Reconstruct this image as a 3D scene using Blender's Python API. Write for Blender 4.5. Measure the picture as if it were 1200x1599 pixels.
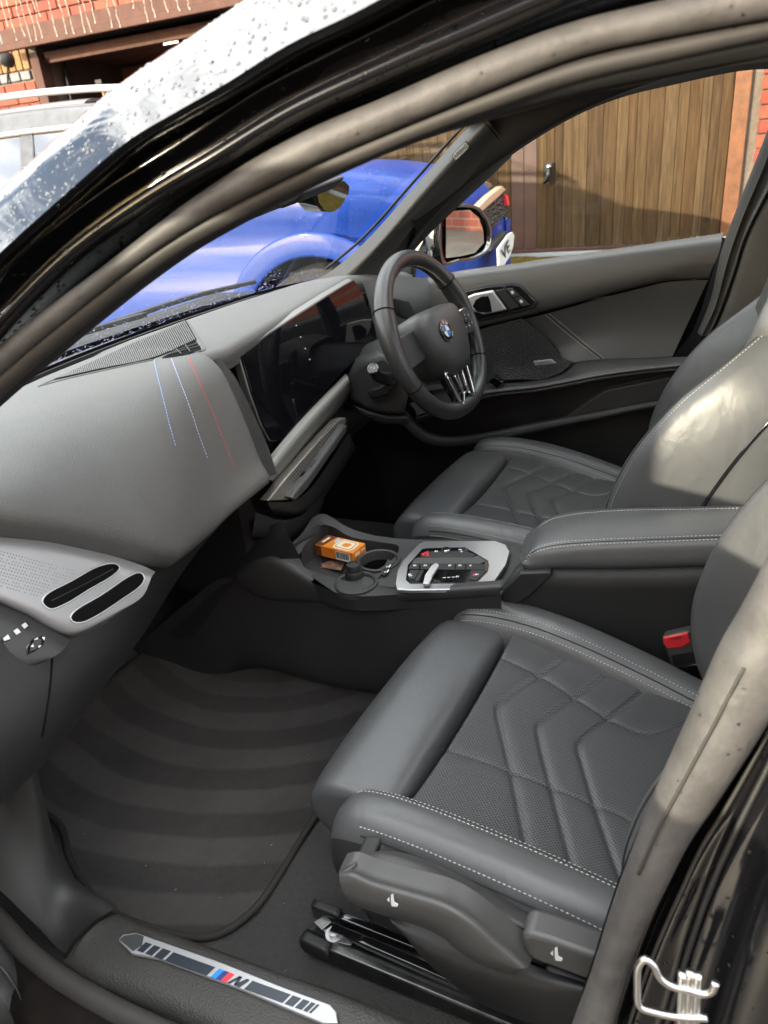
import bpy, bmesh, math, random
import numpy as np
from mathutils import Vector, Matrix
from mathutils.bvhtree import BVHTree
random.seed(7); rng = np.random.default_rng(7)
S = bpy.context.scene
COL = S.collection
for o in list(bpy.data.objects): bpy.data.objects.remove(o)

# ------------------------------------------------------------------ camera
CAM = np.array([-1.155, -.50, 1.25]); F = 1150.0
YAW, PIT, ROL = np.radians([24.5, 25.4, -5.55])
def _basis():
    cy, sy, cp, sp = np.cos(YAW), np.sin(YAW), np.cos(PIT), np.sin(PIT)
    f = np.array([cy*cp, sy*cp, -sp]); r = np.array([sy, -cy, 0.]); u = np.cross(r, f)
    cr, sr = np.cos(ROL), np.sin(ROL)
    return cr*r+sr*u, -sr*r+cr*u, f
RX, UX, FX = _basis()
cam = bpy.data.cameras.new('camera'); cam_ob = bpy.data.objects.new('camera', cam); COL.objects.link(cam_ob)
m3 = Matrix([[RX[i], UX[i], -FX[i]] for i in range(3)])
cam_ob.matrix_world = Matrix.Translation(CAM) @ m3.to_4x4()
cam.sensor_fit = 'VERTICAL'; cam.sensor_height = 36; cam.lens = 36*F/1599
cam.clip_start = .02; cam.clip_end = 400
cam.dof.use_dof = True; cam.dof.focus_distance = 1.15; cam.dof.aperture_fstop = 8.0
S.camera = cam_ob

# ------------------------------------------------------------------ light
SUN_EL, SUN_AZ = math.radians(11.5), math.radians(-61)      # azimuth from +Y towards +X
sd = Vector((math.sin(SUN_AZ)*math.cos(SUN_EL), math.cos(SUN_AZ)*math.cos(SUN_EL), math.sin(SUN_EL)))
W = bpy.data.worlds.new('World'); S.world = W; W.use_nodes = True
wn = W.node_tree.nodes; wl = W.node_tree.links
sky = wn.new('ShaderNodeTexSky'); sky.sky_type = 'NISHITA'; sky.sun_disc = False
sky.sun_elevation = SUN_EL; sky.sun_rotation = SUN_AZ; sky.air_density = 1; sky.dust_density = 2.5
# broken cloud over the blue: a real sky dome pattern, the same in every direction
tc = wn.new('ShaderNodeTexCoord'); mp = wn.new('ShaderNodeMapping'); mp.inputs['Scale'].default_value = (1, 1, 2.4)
nz = wn.new('ShaderNodeTexNoise'); nz.inputs['Scale'].default_value = 2.6; nz.inputs['Detail'].default_value = 7; nz.inputs['Roughness'].default_value = .6
rp = wn.new('ShaderNodeValToRGB'); rp.color_ramp.elements[0].position = .42; rp.color_ramp.elements[1].position = .58
mx = wn.new('ShaderNodeMix'); mx.data_type = 'RGBA'
wl.new(tc.outputs['Generated'], mp.inputs[0]); wl.new(mp.outputs[0], nz.inputs['Vector']); wl.new(nz.outputs[0], rp.inputs[0])
wl.new(rp.outputs[0], mx.inputs['Factor']); wl.new(sky.outputs[0], mx.inputs[6]); mx.inputs[7].default_value = (12, 11.9, 11.6, 1)
wl.new(mx.outputs[2], wn['Background'].inputs[0]); wn['Background'].inputs[1].default_value = .14
sun = bpy.data.lights.new('sun', 'SUN'); sun.energy = 2.0; sun.angle = math.radians(.5); sun.color = (1, .88, .70)
sun_ob = bpy.data.objects.new('sun', sun); COL.objects.link(sun_ob); sun_ob.rotation_euler = sd.to_track_quat('Z', 'Y').to_euler()
sun_ob.location = (-4, 3, 6)
S.view_settings.view_transform = 'Standard'; S.view_settings.look = 'None'
S.view_settings.exposure = 2.3; S.view_settings.gamma = 1; S.view_settings.use_curve_mapping = False
S.cycles.max_bounces = 8; S.cycles.transparent_max_bounces = 12; S.cycles.use_denoising = True
S.cycles.caustics_reflective = False; S.cycles.caustics_refractive = False; S.cycles.sample_clamp_indirect = 6

# ------------------------------------------------------------------ geometry helpers
def U(u, v, x=None, y=None, z=None, n=None, p=None):
    """the real-world point on a known plane that the survey photo shows at (u, v)"""
    r = FX + RX*(u-600)/F - UX*(v-799.5)/F
    if x is not None: t = (x-CAM[0])/r[0]
    elif y is not None: t = (y-CAM[1])/r[1]
    elif z is not None: t = (z-CAM[2])/r[2]
    else: n = np.array(n, float); t = ((np.array(p, float)-CAM) @ n)/(r @ n)
    return CAM+r*t
def UU(pts, **k): return [U(a, b, **k) for a, b in pts]
def cr(P, n, closed=False):
    """resample a polyline to n points along a centripetal-ish spline (pchip-safe enough)"""
    P = np.asarray(P, float)
    if closed: P = np.vstack([P, P[:1]])
    if len(P) == 1: return np.repeat(P, n, 0)
    d = np.r_[0, np.cumsum(np.maximum(np.linalg.norm(np.diff(P, axis=0), axis=1), 1e-9)**.5)]
    N = len(P)
    if N == 2:
        t = np.linspace(0, 1, n)[:, None]; return P[0]*(1-t)+P[1]*t
    if closed: ext = np.vstack([P[-2], P, P[1]])
    else: ext = np.vstack([2*P[0]-P[1], P, 2*P[-1]-P[-2]])
    dd = np.linalg.norm(np.diff(ext, axis=0), axis=1)**.5; dd = np.maximum(dd, 1e-6)
    tk = np.r_[0, np.cumsum(dd)]
    out = []
    M = 16
    for i in range(N-1):
        t0, t1, t2, t3 = tk[i], tk[i+1], tk[i+2], tk[i+3]; p0, p1, p2, p3 = ext[i:i+4]
        for t in np.linspace(t1, t2, M, endpoint=False):
            a1 = (t1-t)/(t1-t0)*p0+(t-t0)/(t1-t0)*p1; a2 = (t2-t)/(t2-t1)*p1+(t-t1)/(t2-t1)*p2; a3 = (t3-t)/(t3-t2)*p2+(t-t2)/(t3-t2)*p3
            b1 = (t2-t)/(t2-t0)*a1+(t-t0)/(t2-t0)*a2; b2 = (t3-t)/(t3-t1)*a2+(t-t1)/(t3-t1)*a3
            out.append((t2-t)/(t2-t1)*b1+(t-t1)/(t2-t1)*b2)
    out.append(P[-1]); out = np.array(out)
    s = np.r_[0, np.cumsum(np.linalg.norm(np.diff(out, axis=0), axis=1))]
    if s[-1] < 1e-9: return np.repeat(P[:1], n, 0)
    q = np.linspace(0, s[-1], n+1)[:-1] if closed else np.linspace(0, s[-1], n)
    return np.stack([np.interp(q, s, out[:, k]) for k in range(3)], 1)
def lin(P, n):
    P = np.asarray(P, float); s = np.r_[0, np.cumsum(np.linalg.norm(np.diff(P, axis=0), axis=1))]
    q = np.linspace(0, s[-1], n); return np.stack([np.interp(q, s, P[:, k]) for k in range(3)], 1)
def grid(rows, nu=24, nv=16, smooth=True, keep=False):
    """rows: list of polylines -> (nv, nu, 3) surface grid"""
    A = np.array([cr(r, nu) if smooth else lin(r, nu) for r in rows])
    if keep: return A
    f = cr if smooth else lin
    if len(rows) == 2: f = lin
    # the same parameter for every column keeps iso-lines on the rows
    mid = A[:, nu//2]; out = np.empty((nv, nu, 3))
    for j in range(nu): out[:, j] = f(A[:, j], nv)
    return out
XF = [None]                       # set while world-measured parts are added to a turned thing
def new_obj(name, verts, faces, mat=None, parent=None, smooth=True, loc=None):
    if XF[0] is not None: verts = [XF[0] @ Vector(v) for v in verts]
    me = bpy.data.meshes.new(name); me.from_pydata([tuple(map(float, v)) for v in verts], [], [tuple(f) for f in faces]); me.update()
    if smooth: me.shade_smooth()
    o = bpy.data.objects.new(name, me); COL.objects.link(o)
    if mat: me.materials.append(mat)
    if parent is not None:
        o.parent = parent
        if parent.get('_w'): o.location = -Vector(parent.location) if parent.parent is None else (0, 0, 0)
        o['_w'] = 0
    return o
def gfaces(nv, nu, flip=False, off=0, closed=False):
    fs = []
    for i in range(nv-1):
        for j in range(nu if closed else nu-1):
            k = (j+1) % nu
            a, b, c, d = off+i*nu+j, off+i*nu+k, off+(i+1)*nu+k, off+(i+1)*nu+j
            fs.append((a, d, c, b) if flip else (a, b, c, d))
    return fs
def uvset(me, nv, nu, sc=(1, 1)): pass
def sheet(name, G, mat, parent=None, thick=0, flip=False, smooth=True, bev=0):
    nv, nu, _ = G.shape
    o = new_obj(name, G.reshape(-1, 3), gfaces(nv, nu, flip), mat, parent, smooth)
    if thick:
        s = o.modifiers.new('thick', 'SOLIDIFY'); s.thickness = abs(thick); s.offset = -1 if thick > 0 else 1
        if bev: bevel(o, bev)
    return o
def bevel(o, w, seg=2, ang=40):
    b = o.modifiers.new('bevel', 'BEVEL'); b.width = w; b.segments = seg; b.limit_method = 'ANGLE'; b.angle_limit = math.radians(ang); b.harden_normals = False
    return o
def autosm(o, ang=35):
    me = o.data; bm = bmesh.new(); bm.from_mesh(me)
    for e in bm.edges:
        if len(e.link_faces) == 2 and e.calc_face_angle(0) > math.radians(ang): e.smooth = False
    bm.to_mesh(me); bm.free(); return o
def frames(P, up=(0, 0, 1)):
    P = np.asarray(P); T = np.gradient(P, axis=0); T /= np.linalg.norm(T, axis=1)[:, None]+1e-12
    up = np.asarray(up, float)
    B = np.cross(T, up); B /= np.linalg.norm(B, axis=1)[:, None]+1e-9
    N = np.cross(B, T); return T, B, N
def sweep(name, path, prof, mat, parent=None, up=(0, 0, 1), n=40, scale=None, caps=True, closed=False, smooth_path=True):
    """prof: 2-D closed outline (b, n) in metres"""
    P = cr(path, n, closed) if smooth_path else np.asarray(path, float); n = len(P)
    if closed:
        Pe = np.vstack([P[-1], P, P[0]]); T, B, N = [a[1:-1] for a in frames(Pe, up)]
    else: T, B, N = frames(P, up)
    prof = np.asarray(prof, float); m = len(prof)
    sc = np.ones(n) if scale is None else np.interp(np.linspace(0, 1, n), np.linspace(0, 1, len(scale)), scale)
    V = (P[:, None] + sc[:, None, None]*(B[:, None]*prof[None, :, :1] + N[:, None]*prof[None, :, 1:])).reshape(-1, 3)
    fs = []
    for i in range(n if closed else n-1):
        for j in range(m):
            k = (j+1) % m; i2 = (i+1) % n
            fs.append((i*m+j, i*m+k, i2*m+k, i2*m+j))
    if caps and not closed: fs += [tuple(range(m-1, -1, -1)), tuple((n-1)*m+j for j in range(m))]
    return new_obj(name, V, fs, mat, parent)
def circ(r, m=14, ry=None): return [(r*math.cos(2*math.pi*i/m), (ry or r)*math.sin(2*math.pi*i/m)) for i in range(m)]
def rect(w, h, r=.2, m=3):
    """rounded rectangle outline"""
    r = min(w, h)*r; out = []
    for cx, cy, a in ((w/2-r, h/2-r, 0), (-w/2+r, h/2-r, 90), (-w/2+r, -h/2+r, 180), (w/2-r, -h/2+r, 270)):
        for k in range(m+1):
            t = math.radians(a+90*k/m); out.append((cx+r*math.cos(t), cy+r*math.sin(t)))
    return out
def prism(name, outline, d, mat, parent=None, bev=.002, seg=2, sm=True):
    """solid from a 3-D outline pushed along the vector d (away from the seen face)"""
    O = np.asarray(outline, float); m = len(O); d = np.asarray(d, float)
    V = np.vstack([O, O+d]); fs = [tuple(range(m)), tuple(range(2*m-1, m-1, -1))]
    for j in range(m): fs.append((j, j+m, (j+1) % m+m, (j+1) % m))
    o = new_obj(name, V, fs, mat, parent, smooth=False)
    bm = bmesh.new(); bm.from_mesh(o.data); bmesh.ops.recalc_face_normals(bm, faces=bm.faces); bm.to_mesh(o.data); bm.free()
    if sm: o.data.shade_smooth(); autosm(o, 30)
    if bev: bevel(o, bev, seg)
    return o
def box(name, c, s, mat, parent=None, bev=.002, rot=None, seg=2):
    x, y, z = [a/2 for a in s]
    V = [Vector(p) for p in ((-x,-y,-z),(x,-y,-z),(x,y,-z),(-x,y,-z),(-x,-y,z),(x,-y,z),(x,y,z),(-x,y,z))]
    M = (rot if rot is not None else Matrix.Identity(3))
    V = [M @ v + Vector(c) for v in V]
    o = new_obj(name, V, [(0,3,2,1),(4,5,6,7),(0,1,5,4),(1,2,6,5),(2,3,7,6),(3,0,4,7)], mat, parent, smooth=False)
    if bev: bevel(o, bev, seg)
    return o
def lathe(name, prof, c, axis, mat, parent=None, m=32):
    """prof: (radius, height) pairs about an axis through c"""
    ax = Vector(axis).normalized(); q = ax.to_track_quat('Z', 'Y').to_matrix()
    V = []
    for r, h in prof:
        for k in range(m): V.append(Vector(c)+q @ Vector((r*math.cos(2*math.pi*k/m), r*math.sin(2*math.pi*k/m), h)))
    o = new_obj(name, V, gfaces(len(prof), m, closed=True), mat, parent); autosm(o, 40); return o
def join(name, parts, mat, parent=None, smooth=False):
    """parts: list of (verts, faces) -> one mesh"""
    V, Fs = [], []
    for v, f in parts:
        k = len(V); V += [tuple(p) for p in v]; Fs += [tuple(i+k for i in q) for q in f]
    return new_obj(name, V, Fs, mat, parent, smooth)
def bar(p, q, w, h, up):
    """a thin six-sided stitch from p to q"""
    p, q, up = np.asarray(p), np.asarray(q), np.asarray(up, float); t = q-p; b = np.cross(t, up); b = b/(np.linalg.norm(b)+1e-9)*w/2; up = up/(np.linalg.norm(up)+1e-9)*h
    m = (p+q)/2
    V = [p, m-b, m+up, m+b, q, p*.72+q*.28-b*.8, p*.72+q*.28+up*.8, p*.72+q*.28+b*.8, p*.28+q*.72-b*.8, p*.28+q*.72+up*.8, p*.28+q*.72+b*.8]
    return V, [(0,5,6),(0,6,7),(5,1,2,6),(6,2,3,7),(1,8,9,2),(2,9,10,3),(8,4,9),(9,4,10)]
def stitch_parts(path, normals, pitch=.0058, ln=.0042, w=.0014, h=.0009):
    path = np.asarray(path); s = np.r_[0, np.cumsum(np.linalg.norm(np.diff(path, axis=0), axis=1))]
    normals = np.asarray(normals); 
    if normals.ndim == 1: normals = np.repeat(normals[None], len(path), 0)
    at = lambda q, A: np.array([np.interp(q, s, A[:, k]) for k in range(3)])
    out = []; q = 0.
    while q+ln < s[-1]:
        out.append(bar(at(q, path), at(q+ln, path), w, h, at(q+ln/2, normals))); q += pitch
    return out
def bvh_of(*objs):
    V, Fs = [], []
    dg = bpy.context.evaluated_depsgraph_get()
    for o in objs:
        k = len(V); M = o.matrix_world; e = o.evaluated_get(dg); me = e.to_mesh()
        V += [M @ v.co for v in me.vertices]; Fs += [tuple(i+k for i in f.vertices) for f in me.polygons]; e.to_mesh_clear()
    return BVHTree.FromPolygons(V, Fs)
def hit(bvh, u, v):
    r = FX + RX*(u-600)/F - UX*(v-799.5)/F
    h = bvh.ray_cast(Vector(CAM), Vector(r).normalized())
    return (np.array(h[0]), np.array(h[1] if h[1].dot(Vector(r)) < 0 else -h[1])) if h[0] is not None else None
def line_on(bvh, pts, n=60, off=.0006):
    q = cr([(a, b, 0) for a, b in pts], n); P, N = [], []
    for a in q:
        h = hit(bvh, a[0], a[1])
        if h: P.append(h[0]+h[1]*off); N.append(h[1])
    return np.array(P), np.array(N)
def text(name, body, o, xd, yd, size, mat, parent=None, depth=.0002, align='CENTER', bold=0):
    c = bpy.data.curves.new(name, 'FONT'); c.body = body; c.size = size; c.align_x = align; c.align_y = 'CENTER'; c.extrude = depth; c.offset = bold; c.resolution_u = 2
    tmp = bpy.data.objects.new('tmp', c); COL.objects.link(tmp)
    me = bpy.data.meshes.new_from_object(tmp.evaluated_get(bpy.context.evaluated_depsgraph_get()))
    bpy.data.objects.remove(tmp); bpy.data.curves.remove(c)
    xd = Vector(xd).normalized(); yd = Vector(yd); yd = (yd-xd*yd.dot(xd)).normalized(); zd = xd.cross(yd)
    M = Matrix(((xd.x, yd.x, zd.x), (xd.y, yd.y, zd.y), (xd.z, yd.z, zd.z)))
    V = [M @ v.co + Vector(o) for v in me.vertices]; fs = [tuple(f.vertices) for f in me.polygons]
    bpy.data.meshes.remove(me)
    return new_obj(name, V, fs, mat, parent, smooth=False)
def tag(o, label=None, cat=None, group=None, kind=None):
    for k, v in (('label', label), ('category', cat), ('group', group), ('kind', kind)):
        if v: o[k] = v
    return o
def thing(name, loc, label, cat, group=None):
    """an Empty at the thing's base; its parts are modelled in world coordinates"""
    o = bpy.data.objects.new(name, None); COL.objects.link(o); o.location = loc; o['_w'] = 1; o.empty_display_size = .1
    return tag(o, label, cat, group)
def nrm(a): a = np.asarray(a, float); return a/np.linalg.norm(a)

# ------------------------------------------------------------------ materials
def mat(name, col, rough=.5, metal=0, spec=.5, bump=0, bscale=400, bdist=.0005, var=0, vscale=6, kind='noise', coat=0, sheen=0, alpha=None):
    m = bpy.data.materials.new(name); m.use_nodes = True; nt = m.node_tree; b = nt.nodes['Principled BSDF']
    b.inputs['Base Color'].default_value = (*col, 1); b.inputs['Roughness'].default_value = rough; b.inputs['Metallic'].default_value = metal
    b.inputs['Specular IOR Level'].default_value = spec; b.inputs['Coat Weight'].default_value = coat; b.inputs['Coat Roughness'].default_value = .04
    if sheen: b.inputs['Sheen Weight'].default_value = sheen; b.inputs['Sheen Roughness'].default_value = .6
    tcn = nt.nodes.new('ShaderNodeTexCoord')
    if bump:
        if kind == 'voronoi': t = nt.nodes.new('ShaderNodeTexVoronoi'); out = t.outputs['Distance']
        else: t = nt.nodes.new('ShaderNodeTexNoise'); t.inputs['Detail'].default_value = 3; out = t.outputs[0]
        t.inputs['Scale'].default_value = bscale; nt.links.new(tcn.outputs['Object'], t.inputs['Vector'])
        bm_ = nt.nodes.new('ShaderNodeBump'); bm_.inputs['Strength'].default_value = bump; bm_.inputs['Distance'].default_value = bdist
        nt.links.new(out, bm_.inputs['Height']); nt.links.new(bm_.outputs[0], b.inputs['Normal'])
    if var:
        t2 = nt.nodes.new('ShaderNodeTexNoise'); t2.inputs['Scale'].default_value = vscale; t2.inputs['Detail'].default_value = 6; t2.inputs['Roughness'].default_value = .65
        nt.links.new(tcn.outputs['Object'], t2.inputs['Vector'])
        r2 = nt.nodes.new('ShaderNodeValToRGB'); r2.color_ramp.elements[0].position = .3; r2.color_ramp.elements[1].position = .7
        r2.color_ramp.elements[0].color = (*[c*(1-var) for c in col], 1); r2.color_ramp.elements[1].color = (*[min(1, c*(1+var)) for c in col], 1)
        nt.links.new(t2.outputs[0], r2.inputs[0]); nt.links.new(r2.outputs[0], b.inputs['Base Color'])
        mr = nt.nodes.new('ShaderNodeMapRange'); mr.inputs[3].default_value = max(0, rough-.08*min(1, var*2)); mr.inputs[4].default_value = min(1, rough+.08*min(1, var*2))
        nt.links.new(t2.outputs[0], mr.inputs[0]); nt.links.new(mr.outputs[0], b.inputs['Roughness'])
    return m
def nodes(m): return m.node_tree.nodes, m.node_tree.links, m.node_tree.nodes['Principled BSDF']
def math_n(nt, op, a, b=None, c=None):
    n = nt.nodes.new('ShaderNodeMath'); n.operation = op
    for i, q in enumerate((a, b, c)):
        if q is None: continue
        if isinstance(q, (int, float)): n.inputs[i].default_value = q
        else: nt.links.new(q, n.inputs[i])
    return n.outputs[0]
def glass_mat(name, tint=(1, 1, 1), refl=1.0):
    m = bpy.data.materials.new(name); m.use_nodes = True; nt = m.node_tree; nt.nodes.remove(nt.nodes['Principled BSDF'])
    out = nt.nodes['Material Output']; tr = nt.nodes.new('ShaderNodeBsdfTransparent'); gl = nt.nodes.new('ShaderNodeBsdfGlossy'); mxs = nt.nodes.new('ShaderNodeMixShader'); fr = nt.nodes.new('ShaderNodeLayerWeight')
    tr.inputs[0].default_value = (*tint, 1); gl.inputs['Roughness'].default_value = .01
    fac = math_n(nt, 'ADD', math_n(nt, 'MULTIPLY', math_n(nt, 'POWER', fr.outputs['Facing'], 5.), .9*refl), .04*refl); nt.links.new(fac, mxs.inputs[0]); nt.links.new(tr.outputs[0], mxs.inputs[1]); nt.links.new(gl.outputs[0], mxs.inputs[2]); nt.links.new(mxs.outputs[0], out.inputs[0])
    return m
M = {}
def creases(m, scale=16, strength=.22, dist=.006, stretch=(1, 1, 1)):
    nt = m.node_tree; b = nt.nodes['Principled BSDF']; t = nt.nodes.new('ShaderNodeTexCoord'); mp_ = nt.nodes.new('ShaderNodeMapping'); mp_.inputs['Scale'].default_value = stretch
    n = nt.nodes.new('ShaderNodeTexNoise'); n.inputs['Scale'].default_value = scale; n.inputs['Detail'].default_value = 3; n.inputs['Distortion'].default_value = .8
    bu = nt.nodes.new('ShaderNodeBump'); bu.inputs['Strength'].default_value = strength; bu.inputs['Distance'].default_value = dist
    nt.links.new(t.outputs['Object'], mp_.inputs[0]); nt.links.new(mp_.outputs[0], n.inputs['Vector']); nt.links.new(n.outputs[0], bu.inputs['Height'])
    old = b.inputs['Normal'].links
    if old: nt.links.new(old[0].from_socket, bu.inputs['Normal'])
    nt.links.new(bu.outputs[0], b.inputs['Normal'])
M['leather'] = mat('leather', (.070, .0715, .0735), .40, spec=.65, bump=.25, bscale=900, bdist=.0004, var=.10, vscale=5, kind='voronoi')
creases(M['leather'], 14, .25, .006, (1, 1.6, 1))
M['dash'] = mat('dash_skin', (.105, .104, .098), .50, bump=.6, bscale=700, bdist=.0009, var=.06, vscale=8, kind='voronoi')
M['trimdark'] = mat('dark_plastic', (.017, .017, .017), .55, bump=.3, bscale=700, bdist=.0004, var=.15, vscale=10, kind='voronoi')
M['plastic'] = mat('grained_plastic', (.032, .032, .031), .55, bump=.4, bscale=650, bdist=.0005, var=.15, vscale=9, kind='voronoi')
M['greyplastic'] = mat('grey_plastic', (.058, .0575, .056), .42, bump=.15, bscale=700, bdist=.0003, var=.08)
M['softgrey'] = mat('door_vinyl', (.048, .048, .0475), .46, bump=.35, bscale=700, bdist=.0005, var=.07, kind='voronoi')
M['black'] = mat('matt_black', (.008, .008, .008), .6)
M['void'] = mat('dark_cavity', (.004, .004, .004), .9, spec=.1)
M['gloss'] = mat('piano_black', (.006, .006, .007), .08, coat=.6)
M['screen'] = mat('display_glass', (.004, .004, .005), .035, spec=.35)
M['chrome'] = mat('satin_chrome', (.72, .72, .72), .16, 1)
M['brushed'] = mat('brushed_steel', (.44, .44, .45), .34, .55, bump=.2, bscale=220, bdist=.0003)
M['steel'] = mat('dark_steel', (.10, .10, .10), .32, .9, var=.3, vscale=40)
M['paint'] = mat('black_paint', (.006, .006, .007), .07, coat=1.0, bump=0)
M['paint'].node_tree.nodes['Principled BSDF'].inputs['Coat IOR'].default_value = 2.3
M['rubber'] = mat('door_seal_rubber', (.070, .066, .063), .58, bump=.45, bscale=140, bdist=.0014, var=.32, vscale=26)
M['roofpaint'] = mat('wet_black_paint', (.006, .006, .007), .09, coat=1.0, bump=.12, bscale=40, bdist=.003)
M['roofpaint'].node_tree.nodes['Principled BSDF'].inputs['Coat IOR'].default_value = 1.6
creases(M['roofpaint'], 9, .35, .010, (1, 1, 2.5))
M['rubberdark'] = mat('seal_lip_rubber', (.03, .028, .026), .6, var=.2, vscale=20)
M['sillp'] = mat('sill_plastic', (.026, .025, .023), .5, bump=.6, bscale=420, bdist=.0007, var=.2, vscale=14, kind='voronoi')
M['white'] = mat('white_print', (.75, .75, .75), .5)
M['thread'] = mat('pale_thread', (.46, .45, .42), .8)
M['threadblue'] = mat('light_blue_thread', (.25, .38, .70), .8)
M['threadnavy'] = mat('blue_thread', (.40, .46, .66), .8)
M['threadred'] = mat('red_thread', (.70, .05, .06), .8)
M['threaddark'] = mat('dark_thread', (.02, .02, .02), .8)
M['red'] = mat('red_plastic', (.65, .03, .04), .35)
M['blue'] = mat('blue_enamel', (.02, .22, .62), .2, coat=.5)
M['glass'] = glass_mat('side_glass', (.92, .94, .93), .35)
M['wsglass'] = glass_mat('windscreen_glass', (.88, .92, .92), .7)
M['carpet'] = mat('carpet', (.034, .032, .030), .95, spec=.15, bump=1, bscale=900, bdist=.003, var=.35, vscale=160, sheen=.15)
# ================================================================== the car's shell, near side first
car = thing('car', (0, 0, 0), 'wet black car with grey leather interior, seen in through its open near door', 'car')
# plane of the door opening, leaning in towards the roof
SN, SP = (1, 0, -.343), (-.72, 0, .95)
def side(pts, off=0): return UU(pts, n=SN, p=(SP[0]+off, 0, SP[2]))
eA = [(-60, 372), (0, 318), (75, 250), (150, 185), (225, 125), (300, 75), (350, 40), (425, -8), (520, -70), (700, -135), (950, -200)]
eB = [(-60, 455), (0, 395), (100, 305), (200, 220), (280, 172), (350, 132), (450, 70), (550, 22), (650, -30), (800, -85), (1000, -140)]
eC = [(-60, 505), (35, 400), (150, 305), (300, 210), (400, 142), (500, 90), (620, 30), (720, -20), (900, -90), (1100, -140)]
eD = [(-60, 560), (100, 400), (225, 310), (325, 250), (450, 175), (600, 105), (750, 40), (900, -25), (1050, -78), (1230, -125)]
eE = [(-60, 612), (0, 545), (175, 410), (300, 315), (400, 250), (500, 197), (600, 155), (750, 90), (900, 35), (1045, 0), (1230, -50)]
eF = [(-60, 640), (0, 583), (110, 490), (225, 400), (320, 340), (420, 288), (500, 250), (600, 207), (750, 145), (900, 88), (1050, 55), (1230, 22)]
eG = [(-60, 665), (0, 606), (130, 498), (260, 400), (360, 345), (450, 300), (600, 232), (750, 176), (900, 128), (1060, 90), (1230, 50)]
eH = [(-60, 692), (0, 636), (150, 510), (295, 400), (450, 312), (600, 240), (720, 199), (900, 150), (1060, 118), (1230, 84)]
# outer skin: rolls from the silhouette down to the gutter edge
oA = np.array(cr(side(eA, .02), 60)); oB = np.array(cr(side(eB, -.055), 60))
back = oA+np.array([.22, 0, -.0]); mid = (oA*.5+oB*.5)+np.array([-.012, 0, .016])
G = grid([back, oA+[.05, 0, .012], oA, mid, oB], 60, 30)
roof = sheet('roof_skin', G, M['roofpaint'], car)
# black rabbet of the door opening: gutter, channel, ridge with the drops, flange
C1 = np.array(cr(side(eC, -.03), 60)); D1 = np.array(cr(side(eD, -.028), 60)); E1 = np.array(cr(side(eE, .004), 60))
M['rabbet'] = mat('black_rabbet_paint', (.006, .006, .007), .16, spec=.35, coat=.35, var=.2, vscale=9)
r0 = oB+[.006, 0, -.004]
G = grid([oB, r0, (r0+C1)/2+[.02, 0, 0], C1, C1+[.006, 0, -.002], (C1+D1)/2+[.022, 0, 0], D1+[.004, 0, .006], D1, D1+[.012, 0, -.006], (D1+E1)/2+[.03, 0, 0], E1+[.03, 0, 0]], 60, 60)
rab = sheet('door_opening', G, M['rabbet'], car)
# bulb seal running round the opening: roof arc
F1 = np.array(cr(side(eF, 0), 60))
E0 = np.array(cr(side(eE, 0), 60))
ctr = (E0+F1)/2; rad = np.linalg.norm(E0-F1, axis=1)/2
def seal(name, ctr, rad, mt, out=(-.94, 0, .34), parent=car, m=18, wr=.0):
    T = np.gradient(ctr, axis=0); T /= np.linalg.norm(T, axis=1)[:, None]
    o = np.array(out)/np.linalg.norm(out); A = o-(T @ o)[:, None]*T; A /= np.linalg.norm(A, axis=1)[:, None]; B = np.cross(T, A)
    th = np.linspace(0, 2*np.pi, m, endpoint=False)
    V = ctr[:, None]+rad[:, None, None]*(np.cos(th)[None, :, None]*A[:, None]*.95+np.sin(th)[None, :, None]*B[:, None])
    if wr:
        ph = np.linspace(0, 1, len(ctr)); V += (A*(wr*np.sin(ph*67+2*np.sin(ph*23))*np.clip(np.sin(ph*9), 0, 1))[:, None])[:, None]
    return new_obj(name, V.reshape(-1, 3), gfaces(len(ctr), m, closed=True), mt, parent)
seal('door_seal', ctr, rad*1.0, M['rubber'])
# lip and pillar trim behind the seal
G1 = np.array(cr(side(eG, .012), 60)); H1 = np.array(cr(side(eH, .03), 60))
ctr2 = (F1+[.012, 0, 0]+G1)/2; sl = seal('seal_lip', ctr2, np.linalg.norm(F1-G1, axis=1)/2*.86, M['rubberdark'])
G = grid([F1+[.02, 0, .01], G1+[.004, 0, 0], (G1+H1)/2+[.006, 0, -.002], H1, H1+[.03, 0, .012], H1+[.09, 0, .035]], 60, 24)
sheet('pillar_trim', G, M['trimdark'], car)
# headlining from the near trim to the far rail
HF = [(690, 212), (760, 190), (850, 178), (950, 150), (1060, 128), (1150, 104), (1230, 96)]
near = np.array(cr(side([(700, 206), (800, 178), (900, 150), (1000, 131), (1060, 118), (1150, 101), (1250, 82), (1400, 60)], .03), 30))
far = np.array(cr([(.58, .02, 1.312), (.57, -.15, 1.345), (.56, -.35, 1.352), (.56, -.6, 1.35), (.56, -.9, 1.34)], 30))
midl = (near+far)/2+[0, 0, .045]
sheet('headlining', grid([near, midl, far], 30, 16), M['black'], car)
# little pieces under the headlining edge seen against the windscreen: sun visor tip and mirror foot cover
vis = U(460, 300, x=-.28)
prism('sun_visor', UU([(360, 355), (405, 322), (470, 296), (478, 300), (462, 318), (440, 326), (425, 324), (405, 338)], x=-.30), (.16, .02, .01), M['trimdark'], car, bev=.004)
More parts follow.
